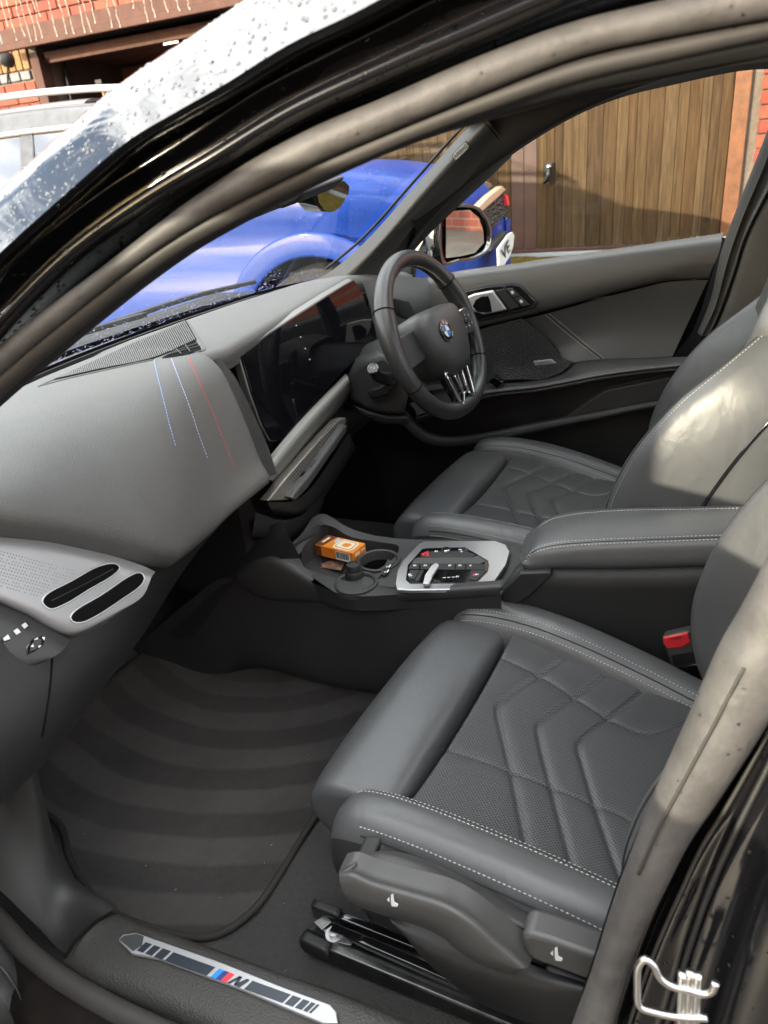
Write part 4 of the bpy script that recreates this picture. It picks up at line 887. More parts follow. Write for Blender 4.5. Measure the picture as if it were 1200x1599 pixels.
# ================================================================== front seats
SEAT_ROT = math.radians(-6)
def seat_leather_perf():
    m = mat('perforated_leather', (.064, .0655, .0675), .42, var=.08, vscale=5)
    nt = m.node_tree; lk = nt.links; b = nt.nodes['Principled BSDF']
    t = nt.nodes.new('ShaderNodeTexCoord'); s = nt.nodes.new('ShaderNodeSeparateXYZ'); lk.new(t.outputs['Object'], s.inputs[0])
    p = .0052
    a = math_n(nt, 'DIVIDE', s.outputs[0], p); c = math_n(nt, 'DIVIDE', s.outputs[1], p)
    # quincunx of round holes
    def cell(off):
        fa = math_n(nt, 'SUBTRACT', math_n(nt, 'FRACT', math_n(nt, 'ADD', a, off)), .5); fc = math_n(nt, 'SUBTRACT', math_n(nt, 'FRACT', math_n(nt, 'ADD', c, off)), .5)
        return math_n(nt, 'SQRT', math_n(nt, 'ADD', math_n(nt, 'MULTIPLY', fa, fa), math_n(nt, 'MULTIPLY', fc, fc)))
    d = math_n(nt, 'MINIMUM', cell(0.), cell(.5))
    r = nt.nodes.new('ShaderNodeMapRange'); r.inputs[1].default_value = .15; r.inputs[2].default_value = .24; lk.new(d, r.inputs[0])
    bc = b.inputs['Base Color'].links[0].from_socket
    mxn = nt.nodes.new('ShaderNodeMix'); mxn.data_type = 'RGBA'; mxn.inputs[6].default_value = (.003, .003, .003, 1); lk.new(r.outputs[0], mxn.inputs['Factor']); lk.new(bc, mxn.inputs[7]); lk.new(mxn.outputs[2], b.inputs['Base Color'])
    bu = nt.nodes.new('ShaderNodeBump'); bu.inputs['Strength'].default_value = .5; bu.inputs['Distance'].default_value = .0008; lk.new(r.outputs[0], bu.inputs['Height']); lk.new(bu.outputs[0], b.inputs['Normal'])
    return m
M['perf'] = seat_leather_perf()
PSEAT = (-.335, -.095, 0.)
RM = Matrix.Translation(PSEAT) @ Matrix.Rotation(SEAT_ROT, 4, 'Z'); RI = RM.inverted()
def wl_(p): return np.array(RI @ Vector(p))          # world to seat
seat = bpy.data.objects.new('car_seat', None); COL.objects.link(seat); seat.matrix_world = RM
tag(seat, 'near leather sport seat with chevron quilted cushion and a red buckle beside it', 'car seat', 'leather front seats of the car')
# --- cushion insert with quilting
def uvz(pts, z=.492): return [wl_(U(a, b, z=z))[:2] for a, b in pts]
chev = [uvz([(897, 1036), (779, 1112), (777, 1122), (779, 1135), (799, 1219), (824, 1345)]), uvz([(952, 1062), (843, 1137), (840, 1149), (842, 1161), (862, 1240), (896, 1375)]), uvz([(1010, 1082), (905, 1163), (903, 1175), (907, 1187), (930, 1263), (975, 1400)])]
cross_ = [uvz([(740, 1030), (786, 1048), (841, 1069), (899, 1100), (957, 1130), (1004, 1147), (1040, 1140), (1083, 1124), (1140, 1100)]), uvz([(660, 1178), (715, 1192), (799, 1216), (862, 1237), (930, 1261), (972, 1276), (1001, 1297), (1020, 1330)])]
def dist_poly(X, Y, poly):
    d = np.full(X.shape, 9.)
    poly = np.array(cr([(a, b, 0) for a, b in poly], 40))[:, :2]
    for (ax, ay), (bx_, by) in zip(poly[:-1], poly[1:]):
        ex, ey = bx_-ax, by-ay; t = np.clip(((X-ax)*ex+(Y-ay)*ey)/(ex*ex+ey*ey+1e-12), 0, 1)
        d = np.minimum(d, np.hypot(X-ax-t*ex, Y-ay-t*ey))
    return d
nx, ny = 170, 200
xs_, ys_ = np.linspace(-.205, .205, nx), np.linspace(-.1335, -.60, ny)
X, Y = np.meshgrid(xs_, ys_)
def insz(X, Y): return .519+.080*(Y+.13)+.010*(np.abs(X)/.2)**2.5-.006*np.cos(X/.2*1.57)+.010*np.exp(-((Y+.12)/.02)**2)*0
Z = insz(X, Y); puff = np.full(X.shape, 1.)
for c_ in chev: d = dist_poly(X, Y, c_); Z -= .0034*np.exp(-(d/.0036)**2); Z -= .0022*np.exp(-(d/.012)**2)
for c_ in cross_: d = dist_poly(X, Y, c_); Z -= .0022*np.exp(-(d/.0022)**2); Z -= .0012*np.exp(-(d/.010)**2)
Z -= .03*np.clip((np.abs(X)-.188)/.02, 0, 1)**2
Z -= .03*np.clip((Y+.146)/.0125, 0, 1)**2
ins = sheet('cushion_insert', np.dstack([X, Y, Z]), M['perf'], seat)
# stitches that sit in the grooves
def ins_pt(p): return np.array([p[0], p[1], 0])
def ins_stitch(poly, mt, pitch=.0050, ln=.0034, w=.0009, dz=.0):
    P = cr([(a, b, 0) for a, b in poly], 160); P = P[(np.abs(P[:, 0]) < .192) & (P[:, 1] < -.13) & (P[:, 1] > -.59)]
    if len(P) < 4: return []
    zz = insz(P[:, 0], P[:, 1])-dz; P[:, 2] = zz
    return stitch_parts(P, (0, 0, 1), pitch, ln, w, .0008)
tag(join('quilt_stitching', sum([ins_stitch(c_, None, dz=.0057) for c_ in chev], [])+sum([ins_stitch(c_, None, dz=.0034) for c_ in cross_], []), mat('grey_thread', (.05, .05, .05), .8), seat), kind='stuff')
# --- thigh support: a pillow
def pillow():
    rows = []
    for x in np.r_[-.2085, -.2075, -.205, -.199, np.linspace(-.19, .19, 15), .199, .205, .2075, .2085]:
        e = max(0, (abs(x)-.190)/.0185); k = math.sqrt(max(0, 1-e*e)); dz = -.026*(1-k); bulge = .004*math.cos(x/.2*1.57)
        yf = .008-.010*(abs(x)/.2)**3
        pr_ = [(-.131, .455), (-.1305, .500), (-.128, .518), (-.116, .5255+bulge*.6), (-.06, .5275+bulge), (-.024, .523+bulge), (yf-.002, .506), (yf+.010, .480), (yf+.004, .452), (yf-.012, .430), (-.05, .422), (-.10, .424), (-.128, .440)]
        cy, cz = -.062, .475
        row = [(x, cy+(y-cy)*(.95+.05*k), cz+(z-cz)*(.74+.26*k)) for y, z in pr_]
        if x > .208: rows.append(row)
        if abs(x) > .208: rows.append([(x, cy+(y-cy)*.03, cz+(z-cz)*.03) for y, z in pr_])
        if x <= .208: rows.append(row)
    return grid(rows, 40, 60)
Gp = pillow(); th = sheet('thigh_support', Gp, M['leather'], seat)
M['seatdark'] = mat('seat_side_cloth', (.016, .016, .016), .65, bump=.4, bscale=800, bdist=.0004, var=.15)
# --- bolsters
def bolster(s):
    sec = [(.160, .440), (.180, .484), (.186, .506), (.198, .530), (.220, .545), (.244, .545), (.262, .528), (.272, .498), (.274, .468), (.270, .440), (.262, .415)]
    rows = []
    for y, k, dz in ((-.055, .05, -.02), (-.057, .45, -.016), (-.066, .80, -.008), (-.085, .96, .000), (-.12, 1.0, .006), (-.17, 1.0, .008), (-.25, 1.0, .004), (-.36, .99, -.006), (-.46, .97, -.022), (-.54, .93, -.038), (-.62, .9, -.065)) if s < 0 else ((-.018, .05, -.02), (-.020, .45, -.016), (-.028, .80, -.008), (-.045, .96, .000), (-.09, 1.0, .008), (-.16, 1.0, .009), (-.25, 1.0, .004), (-.36, .99, -.014 if s > 0 else -.006), (-.46, .97, -.036 if s > 0 else -.022), (-.54, .93, -.052 if s > 0 else -.038), (-.62, .9, -.065)):
        cx, cz = .232, .478
        sh = -.050*np.clip((-y-.15)/.3, 0, 1) if s > 0 else 0
        rows.append([(s*(cx+(x-cx)*k+sh), y, cz+(z-cz)*k+dz) for x, z in sec])
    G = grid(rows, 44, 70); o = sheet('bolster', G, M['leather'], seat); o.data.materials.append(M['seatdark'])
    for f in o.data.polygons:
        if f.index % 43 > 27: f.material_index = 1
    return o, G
def gnorm(G, j, s):
    du = np.gradient(G, axis=1)[:, j]; dv = np.gradient(G, axis=0)[:, j]; n = np.cross(du, dv); n /= np.linalg.norm(n, axis=1)[:, None]+1e-12
    c = G.mean((0, 1)); 
    flip = np.sum(n*(G[:, j]-c), 1).mean() < 0
    return -n if flip else n
def iso_stitch(nm, G, js, par, i0=0, i1=None, mt='thread', groove=True, **k):
    pp = []
    for j in js:
        P = G[i0:i1, j]; N = gnorm(G, j, 1)[i0:i1]; pp += stitch_parts(P+N*.0003, N, **k)
    o = tag(join(nm, pp, M[mt], par), kind='stuff'); return o
for s in (-1, 1):
    bo, Gb = bolster(s)
    iso_stitch('stitching', Gb, (14, 17), bo, 9)
    P = Gb[9:, 15]*.5+Gb[9:, 16]*.5; sweep('seam', P+gnorm(Gb, 15, 1)[9:]*-.0004, circ(.0013, 6), M['threaddark'], bo, n=len(P))
    iso_stitch('stitching', Gb, (25, 28), bo, 12)
    P = Gb[12:, 26]*.5+Gb[12:, 27]*.5; sweep('seam', P, circ(.0013, 6), M['threaddark'], bo, n=len(P))
# base shell under the cushion
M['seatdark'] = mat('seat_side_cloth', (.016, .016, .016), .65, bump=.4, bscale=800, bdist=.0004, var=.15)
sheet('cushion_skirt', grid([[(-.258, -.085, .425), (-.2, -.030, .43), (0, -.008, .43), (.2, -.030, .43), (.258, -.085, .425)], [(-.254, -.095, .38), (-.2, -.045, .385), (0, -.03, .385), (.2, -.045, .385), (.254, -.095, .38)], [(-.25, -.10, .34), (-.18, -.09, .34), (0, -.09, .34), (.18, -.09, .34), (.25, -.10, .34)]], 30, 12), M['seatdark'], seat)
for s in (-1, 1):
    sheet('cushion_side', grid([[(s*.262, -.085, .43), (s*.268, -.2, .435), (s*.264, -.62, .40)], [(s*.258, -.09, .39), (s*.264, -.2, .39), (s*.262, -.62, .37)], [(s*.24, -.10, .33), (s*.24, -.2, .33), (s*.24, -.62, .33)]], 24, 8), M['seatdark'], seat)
sheet('cushion_floor', np.array([[(x, y, .35) for x in (-.25, .25)] for y in (-.08, -.62)]), M['black'], seat)
# --- backrest
def back_path(h):   # y, z of the middle of the face
    hs = [0, .1, .2, .32, .44, .54, .62, .70, .80]
    return float(np.interp(h, hs, [-.560, -.580, -.606, -.645, -.690, -.728, -.758, -.785, -.815])), float(np.interp(h, hs, [.45, .548, .645, .758, .869, .961, 1.035, 1.110, 1.205]))
def back_rows():
    rows = []
    for h in (0, .06, .12, .20, .28, .36, .43, .49, .54):
        y, z = back_path(h)
        p = float(np.interp(h, [0, .06, .12, .2, .28, .36, .43, .49, .54], [.085, .115, .128, .125, .112, .088, .056, .030, .012]))
        w = float(np.interp(h, [0, .1, .3, .42, .5, .54], [.250, .268, .275, .268, .235, .20]))
        t = -.010
        half = [(0, .0, 0), (.09, .002, 0), (.15, .010, 0), (.185, .22*p+.006, 0), (.215, .72*p, .004), (.238, 1.0*p, .008), (.252, 1.0*p-.002, .006), (.264, .93*p-.006, 0), (.274, .62*p-.02, -.006), (.278, .2*p-.04, -.010), (.272, -.085, -.014), (.24, -.13, -.02)]
        sc = w/.275
        r = [(-x*sc, y+f*.93, z+f*.37+dz) for x, f, dz in half[::-1]]+[(x*sc, y+f*.93, z+f*.37+dz) for x, f, dz in half[1:]]
        rows.append(r)
    return rows
Gk_ = grid(back_rows(), 120, 60)
bk = sheet('backrest', Gk_, M['leather'], seat)
# find the columns that run along the ridge of each bolster
jr = [int(np.argmin(Gk_[20, :60, 0]*0-Gk_[20, :60, 1])), 60+int(np.argmin(-Gk_[20, 60:, 1]))]
for j0, dd_ in ((jr[0], -1), (jr[1], 1)):
    j0 += dd_
    iso_stitch('stitching', Gk_, (j0-dd_*2, j0+dd_*1), bk, 2, 56)
    P = Gk_[2:56, j0]*.7+Gk_[2:56, j0-dd_]*.3; sweep('seam', P, circ(.0016, 6), M['threaddark'], bk, n=len(P))
    j2 = j0+dd_*15
    j2 = min(max(j2, 3), 116)
    P = Gk_[2:58, j2]+gnorm(Gk_, j2, 1)[2:58]*.001; sweep('piping', P, circ(.0032, 8), M['gloss'], bk, n=len(P))
# shoulder and integrated headrest
def head_rows():
    rows = []
    for h in (.46, .50, .54, .60, .66, .72, .78, .82, .84):
        y, z = back_path(h)
        w = float(np.interp(h, [.46, .5, .54, .60, .66, .72, .78, .82, .84], [.205, .222, .222, .195, .160, .145, .135, .115, .05])); f0 = float(np.interp(h, [.46, .54, .66, .78, .82, .84], [.028, .036, .042, .042, .022, -.03])); th_ = float(np.interp(h, [.46, .6, .7, .8, .84], [.13, .12, .12, .10, .07]))
        half = [(0, f0, 0), (.55, f0+.004, 0), (.80, f0+.012, 0), (.93, f0+.010, 0), (1.0, f0-.022, 0), (1.0, f0-.06, 0), (.93, -th_*.8, 0), (.6, -th_, 0)]
        rows.append([(-x*w, y+f*.93, z+f*.37) for x, f, _ in half[::-1]]+[(x*w, y+f*.93, z+f*.37) for x, f, _ in half[1:]])
    return rows
Gh = grid(head_rows(), 90, 44); hd = sheet('headrest', Gh, M['leather'], seat)
jm = [int(np.argmin(np.abs(Gh[20, :45, 0]-Gh[20, :45, 0].min())))+3, 89-int(np.argmin(np.abs(Gh[20, :45, 0]-Gh[20, :45, 0].min())))-3]
for j in jm:
    iso_stitch('stitching', Gh, (j,), hd, 2, 42)
    k2 = j+(-5 if j < 45 else 5)
    P = Gh[2:36, k2]; sweep('piping', P+gnorm(Gh, k2, 1)[2:36]*.001, circ(.0026, 8), M['gloss'], hd, n=len(P))
# back shell
sheet('seat_back_shell', grid([[(-.25, -.62, .42), (0, -.70, .42), (.25, -.62, .42)], [(-.255, -.72, .65), (0, -.80, .65), (.255, -.72, .65)], [(-.25, -.80, .88), (0, -.86, .88), (.25, -.80, .88)], [(-.2, -.85, 1.02), (0, -.90, 1.02), (.2, -.85, 1.02)]], 24, 20), M['trimdark'], seat)
# --- the driver's seat is a copy
def copy_tree(o, parent=None):
    c = o.copy(); COL.objects.link(c); c.parent = parent
    if parent is not None: c.matrix_parent_inverse = o.matrix_parent_inverse.copy(); c.matrix_basis = o.matrix_basis.copy()
    for ch in list(o.children): copy_tree(ch, c)
    return c
DS = Matrix.Translation((.40, .075, .018)) @ Matrix.Rotation(math.radians(-5), 4, 'Z')
dseat = copy_tree(seat); dseat.matrix_world = DS
dseat['label'] = 'far leather sport seat behind the steering wheel, its backrest side partly in sun'
# the near backrest stands a little more upright than the far one
up_m = Matrix.Translation((0, -.56+.034, .45)) @ Matrix.Rotation(math.radians(-8.5), 4, 'X') @ Matrix.Translation((0, .56, -.45))
for o in (bk, hd, bpy.data.objects['seat_back_shell']): o.matrix_basis = up_m
# --- only on the near seat: side valance, levers, rail, buckle
XF[0] = RI
vx = -.662
def vs(pts, x=vx): return UU(pts, x=x)
M['valance'] = mat('valance_plastic', (.040, .0395, .0385), .5, bump=.5, bscale=520, bdist=.0006, var=.1, kind='voronoi')
vt = vs([(578, 1334), (600, 1334), (660, 1352), (740, 1392), (820, 1437), (900, 1472), (1000, 1510), (1100, 1548)])
vm = vs([(584, 1352), (612, 1358), (670, 1378), (750, 1416), (830, 1458), (900, 1490), (1000, 1530), (1100, 1568)], vx-.012)
vb = vs([(578, 1378), (600, 1392), (670, 1415), (750, 1452), (830, 1492), (900, 1524), (1000, 1562), (1100, 1600)], vx-.008)
vl = vs([(590, 1420), (625, 1440), (690, 1470), (760, 1510), (830, 1550), (900, 1575), (1000, 1610), (1100, 1650)], vx+.004)
vf = [p+np.array([.05, -.01, -.02]) for p in vl]
sheet('side_valance', grid([[p+np.array([.03, 0, -.03]) for p in vt], vt, vm, [p+np.array([.002, 0, -.001]) for p in vm], vb, vl, vf], 50, 36), M['valance'], seat)
# lower bowl of the valance
bl = [vs([(595, 1410), (650, 1440), (720, 1470), (790, 1490), (840, 1510), (900, 1530), (1000, 1570)], vx-.016), vs([(612, 1440), (650, 1470), (710, 1500), (780, 1525), (850, 1535), (900, 1540), (1000, 1580)], vx-.028), vs([(625, 1450), (665, 1500), (730, 1545), (800, 1575), (870, 1590), (920, 1600), (1000, 1620)], vx-.012), vs([(640, 1455), (680, 1512), (740, 1560), (810, 1592), (870, 1606), (920, 1616), (1000, 1640)], vx+.02)]
sheet('valance_bowl', grid(bl, 40, 24), M['trimdark'], seat)
def lever(nm, outl, x0, dep, mt, bev=.004): return prism(nm, vs(outl, x0), (dep, 0, 0), mt, seat, bev=bev, seg=3)
# long height lever: swept box section following the handle
lvr = [vs([(531, 1358), (548, 1356), (580, 1368), (640, 1385), (700, 1402), (740, 1425), (790, 1466), (830, 1500)], vx-.030),
       vs([(530, 1366), (552, 1366), (590, 1382), (645, 1398), (700, 1416), (736, 1438), (780, 1478), (822, 1512)], vx-.044),
       vs([(532, 1382), (556, 1392), (600, 1410), (650, 1424), (694, 1440), (726, 1462), (766, 1492), (812, 1512)], vx-.046),
       vs([(540, 1402), (562, 1412), (610, 1428), (655, 1442), (690, 1458), (716, 1480), (746, 1500), (800, 1520)], vx-.038),
       vs([(546, 1408), (566, 1418), (612, 1434), (655, 1448), (690, 1464), (716, 1486), (746, 1506), (800, 1526)], vx-.010)]
lv_o = sheet('height_lever', grid([[p+np.array([.02, 0, .002]) for p in lvr[0]]]+lvr, 50, 30), M['greyplastic'], seat)
Gf = [lvr[i][0] for i in range(5)]
prism('lever_tip', [p for p in Gf], (.02, -.012, 0), M['greyplastic'], lv_o, bev=.003)
sw1 = prism('front_switch', vs([(556, 1336), (582, 1340), (578, 1370), (552, 1360)], vx+.006), (.03, 0, 0), M['trimdark'], seat, bev=.003)
rl = prism('recline_lever', vs([(814, 1462), (826, 1458), (860, 1468), (930, 1494), (1000, 1520), (1000, 1575), (930, 1536), (870, 1514), (832, 1500), (820, 1488)], vx-.030), (.03, 0, 0), M['greyplastic'], seat, bev=.006, seg=3)
prism('recline_mount', vs([(850, 1512), (930, 1545), (1000, 1575), (1000, 1640), (920, 1580), (850, 1548)], vx-.018), (.03, 0, 0), M['trimdark'], seat, bev=.005)
# printed seat symbols
def sym(u, v, s, x, par):
    for pts in ([(-1, -6), (2, -7), (3, 3), (-1, 4)], [(-1, 4), (3, 3), (8, 6), (7, 9), (0, 8)], [(-6, 0), (-3, -3), (-3, 3)]):
        prism('seat_symbol', vs([(u+a*s, v+b*s) for a, b in pts], x), (.0006, 0, 0), M['white'], par, bev=0, sm=False)
sym(612, 1405, 1.25, vx-.0485, lv_o); sym(868, 1489, 1.35, vx-.0310, rl); sym(567, 1350, .9, vx+.0052, sw1)
# seat rail: channel, lips, carriage, bolt
def rails(pts, z): return UU(pts, z=z)
ra = lambda u0, v0, u1, v1, w, h, mt, nm, z=.30: sweep(nm, [U(u0, v0, z=z), U((u0+u1)/2, (v0+v1)/2, z=z), U(u1, v1, z=z)], rect(w, h, .2), mt, seat, n=8)
ra(478, 1468, 960, 1668, .018, .030, M['steel'], 'seat_rail', .292)
ra(520, 1452, 960, 1640, .012, .016, M['gloss'], 'seat_rail', .312)
ra(492, 1420, 900, 1580, .012, .022, M['gloss'], 'seat_rail', .304)
ra(500, 1440, 960, 1640, .034, .006, mat('zinc_channel', (.20, .20, .19), .35, .85, var=.4, vscale=60), 'rail_channel', .290)
sweep('rail_cap', [U(474, 1466, z=.302), U(515, 1486, z=.302)], rect(.016, .022, .25), M['trimdark'], seat, n=6)
sweep('rail_cap', [U(490, 1414, z=.310), U(532, 1430, z=.310)], rect(.012, .017, .25), M['trimdark'], seat, n=6)
zn = mat('zinc_plate', (.17, .17, .165), .35, .9, var=.3, vscale=80)
prism('rail_plate', [U(a, b, z=.306) for a, b in ((490, 1440), (508, 1428), (519, 1440), (503, 1452))], (0, 0, -.002), zn, seat, bev=.0006)
prism('rail_plate', [U(a, b, z=.3075) for a, b in ((504, 1452), (524, 1446), (556, 1462), (548, 1476), (520, 1470))], (0, 0, -.002), zn, seat, bev=.0006)
prism('rail_spring', [U(a, b, z=.311) for a, b in ((520, 1440), (640, 1488), (642, 1492), (521, 1444))], (0, 0, -.002), zn, seat, bev=.0004)
bc = U(522, 1458, z=.309); lathe('rail_bolt', [(.0, .006), (.004, .006), (.007, .005), (.007, 0), (.012, 0), (.012, -.003)], bc, (0, 0, 1), M['brushed'], seat, 16)
hs = []
for i in range(16):
    t = i/15; p = U(560+300*t, 1452+124*t, z=.3145); hs.append(bar(p, p+np.array([0, -.006, 0]), .005, .0008, (0, 0, 1)))
tag(join('rail_slot', hs, M['void'], seat), kind='stuff')
# buckle
bk_o = prism('buckle', UU([(1033, 995), (1078, 985), (1098, 1036), (1050, 1046)], x=-.128), (.020, -.004, 0), M['greyplastic'], seat, bev=.004, seg=3)
prism('release_button', UU([(1036, 996), (1074, 988), (1080, 1003), (1066, 1012), (1043, 1014), (1036, 1006)], x=-.1295), (.012, 0, 0), M['red'], bk_o, bev=.0025)
tp = U(1056, 997, x=-.1302); text('button_lettering', 'PRESS', tp, U(1072, 993, x=-.1302)-U(1040, 1000, x=-.1302), (0, .1, 1), .0066, mat('dark_red_print', (.22, .01, .012), .5), bk_o, bold=.0001)
prism('buckle_label', UU([(1048, 1024), (1084, 1018), (1090, 1034), (1054, 1040)], x=-.1292), (.0005, 0, 0), M['black'], bk_o, bev=0)
prism('buckle_stalk', UU([(1062, 1042), (1100, 1034), (1130, 1060), (1080, 1062)], x=-.126), (.012, 0, 0), M['steel'], bk_o, bev=.002)
XF[0] = None
# ================================================================== steering wheel
WC = np.array([.375, .035, .895]); ta, tb = math.radians(22), math.radians(-8)
wn_ = np.array([math.sin(tb)*math.cos(ta), -math.cos(tb)*math.cos(ta), math.sin(ta)]); wr_ = nrm(np.cross([0, 0, 1], wn_)); wu_ = np.cross(wn_, wr_)
wheel = thing('steering_wheel', tuple(WC), 'black leather sport steering wheel with a round blue and white badge and silver lower spoke', 'steering wheel')
def wp_(a, b, c=0): return WC+a*wr_+b*wu_+c*wn_
def wU(u, v, c=0): return U(u, v, n=wn_, p=WC+wn_*c)
R0 = .175
th = np.linspace(0, 2*np.pi, 120, endpoint=False)
rimP = []; rimR = []
for t in th:
    r = R0-(.010*max(0, -math.sin(t))**8); rimP.append(wp_(r*math.cos(t), r*math.sin(t)))
    rimR.append(.0172+.0035*math.exp(-((math.sin(t)-.35)/.28)**2)*(abs(math.cos(t)) > .5)+.003*max(0, -math.sin(t))**10)
rimP = np.array(rimP); rimR = np.array(rimR)
m = 18; V = []
for t, p, r in zip(th, rimP, rimR):
    e = math.cos(t)*wr_+math.sin(t)*wu_
    for k in range(m):
        a = 2*math.pi*k/m; V.append(p+r*(math.cos(a)*e+1.12*math.sin(a)*wn_))
M['rim'] = mat('wheel_leather', (.030, .030, .030), .38, bump=.2, bscale=700, bdist=.0003, var=.12, vscale=8)
fs = [(i*m+j, i*m+(j+1) % m, ((i+1) % 120)*m+(j+1) % m, ((i+1) % 120)*m+j) for i in range(120) for j in range(m)]
rim_o = new_obj('rim', V, fs, M['rim'], wheel)
for deg in (35, 150, 205, 215, 325, 330):
    t = math.radians(deg); e = math.cos(t)*wr_+math.sin(t)*wu_; p = wp_(R0*math.cos(t), R0*math.sin(t)); rr = .0178+(.003 if deg < 180 else 0)
    if deg in (215, 325): continue
    sweep('leather_joint', [p+rr*(math.cos(a)*e+1.12*math.sin(a)*wn_) for a in np.linspace(0, 2*np.pi, 20, endpoint=False)], circ(.0011, 6), M['void'], rim_o, n=20, closed=True)
# cross-stitching on the inner side of the rim
pp = []
for t in np.linspace(0, 2*math.pi, 190):
    if 200 < math.degrees(t) < 340: continue
    e = math.cos(t)*wr_+math.sin(t)*wu_; r = R0-.0180; p = WC+e*r+wn_*.004; tt = -math.sin(t)*wr_+math.cos(t)*wu_
    pp.append(bar(p-wn_*.0035-tt*.0012, p+wn_*.0035+tt*.0012, .0011, .0012, -e))
tag(join('cross_stitching', pp, M['thread'], rim_o), kind='stuff')
# airbag hub
ho = [(-.082, .036), (-.066, .054), (0, .060), (.066, .054), (.082, .036), (.080, -.018), (.060, -.060), (.034, -.086), (0, -.090), (-.034, -.086), (-.060, -.060), (-.080, -.018)]
ring = lambda s, c: [wp_(a*s, b*s-.002, c) for a, b in ho]
rows = [ring(.94, -.050), ring(1.02, -.010), ring(1.0, .020), ring(.93, .038), ring(.72, .048), ring(.3, .050)]
hub = new_obj('airbag_hub', np.vstack([cr(r, 72, True) for r in rows]+[[wp_(0, -.002, .0505)]]), gfaces(6, 72, closed=True)+[(360+j, 360+(j+1) % 72, 432) for j in range(72)], M['softgrey'], wheel)
M['softdark'] = M['softgrey']
# round badge
bcn = wU(697, 517, .0508); br = .0235
bd = lathe('badge', [(br, -.003), (br, .0012), (br*.94, .0018), (br*.92, .0012), (0, .0012)], bcn, wn_, M['gloss'], wheel, 40)
lathe('badge_ring', [(br*1.0, .0014), (br*1.0, .0022), (br*.93, .0022), (br*.93, .0014)], bcn, wn_, M['chrome'], bd, 40)
lathe('badge_ring', [(br*.60, .0014), (br*.60, .0021), (br*.54, .0021), (br*.54, .0014)], bcn, wn_, M['chrome'], bd, 32)
for k in range(4):
    pts = [bcn+wn_*.0017]+[bcn+wn_*.0017+br*.55*(math.cos(math.radians(a))*wr_+math.sin(math.radians(a))*wu_) for a in np.linspace(90*k, 90*k+90, 9)]
    prism('badge_quarter', pts, -wn_*.0004, M['white'] if k % 2 == 0 else M['blue'], bd, bev=0, sm=False)
for ch, ang in (('B', 128), ('M', 90), ('W', 52)):
    a = math.radians(ang); d_ = math.cos(a)*wr_+math.sin(a)*wu_; tdir = math.sin(a)*wr_-math.cos(a)*wu_
    text('badge_letter', ch, bcn+d_*br*.765+wn_*.0016, tdir, d_, br*.34, M['white'], bd, bold=.0002)
# side spokes with button pods
for s in (1, -1):
    sp_o = [wp_(s*a, b, c) for a, b, c in ((.055, .032, .010), (.155, .030, -.002), (.160, -.022, -.002), (.140, -.040, 0), (.055, -.030, .010))]
    sk_ = prism('spoke', sp_o, -wn_*.016, M['trimdark'], wheel, bev=.003)
    dc_ = .010 if s > 0 else -.020; da_ = .014 if s > 0 else 0
    po = [wp_(s*(a+da_), b, .016+dc_) for a, b in ((.072, .028), (.118, .030), (.134, .016), (.134, -.008), (.112, -.030), (.076, -.026))]
    fr_o = prism('pod_frame', po, -wn_*.010, M['chrome'], sk_, bev=.002)
    cpo = np.mean(po, 0)
    prism('pod_face', [p*.90+cpo*.10+wn_*.0012 for p in po], -wn_*.002, M['trimdark'], fr_o, bev=.0006)
    for a, b in ((.082, .010), (.098, .014), (.114, .010), (.084, -.012), (.100, -.012), (.118, -.008)):
        prism('pod_button', [wp_(s*(a+dx+da_), b+dy, .0188+dc_) for dx, dy in ((-.006, -.008), (.006, -.008), (.006, .008), (-.006, .008))], -wn_*.0016, M['plastic'], fr_o, bev=.0008)
        prism('pod_mark', [wp_(s*(a+dx+da_), b+dy, .0191+dc_) for dx, dy in ((-.0016, -.001), (.0016, -.001), (.0016, .001), (-.0016, .001))], -wn_*.0002, M['white'], fr_o, bev=0, sm=False)
    lathe('pod_roller', [(.006, -.002), (.006, .004), (.004, .006), (0, .006)], wp_(s*(.090+da_), 0, .018+dc_), wn_, M['gloss'], fr_o, 16)
# lower spoke: silver V with black inserts
lo = [wp_(a, b, .014) for a, b in ((-.046, -.062), (-.030, -.082), (.030, -.082), (.046, -.062), (.050, -.100), (.034, -.160), (-.034, -.160), (-.050, -.100))]
lsp = prism('lower_spoke', lo, -wn_*.016, M['gloss'], wheel, bev=.002)
def vbar(p, q, w, nm='spoke_trim'):
    sweep(nm, [wp_(*p, .018), wp_((p[0]+q[0])/2, (p[1]+q[1])/2, .0185), wp_(*q, .017)], rect(w, .006, .3), M['chrome'], lsp, up=wn_, n=6)
for s in (1, -1):
    vbar((s*.052, -.076), (s*.033, -.163), .0075); vbar((s*.020, -.088), (s*.012, -.135), .005)
    vbar((s*.052, -.078), (s*.018, -.090), .0045); vbar((s*.034, -.162), (s*.010, -.140), .005)
vbar((-.012, -.138), (.012, -.138), .006)
# shift paddle seen past the rim, column shroud and stalk
prism('paddle', [wp_(-a, b, -.028) for a, b in ((.10, .055), (.128, .050), (.136, 0), (.118, -.050), (.100, -.045))], -wn_*.006, M['trimdark'], wheel, bev=.002)
cs = [wp_(0, 0, c) for c in (-.028, -.06, -.12, -.20)]
shr = []
for c, w, h, dz in ((-.030, .062, .050, -.012), (-.055, .078, .060, -.016), (-.10, .085, .064, -.018), (-.17, .088, .066, -.02), (-.25, .088, .066, -.02)):
    shr.append([wp_(a*w*2, b*h*2+dz, c) for a, b in rect(1, 1, .55, 5)])
new_obj('column_shroud', np.vstack([cr(r, 48, True) for r in shr]), gfaces(5, 48, closed=True)+[tuple(range(48))], M['plastic'], wheel)
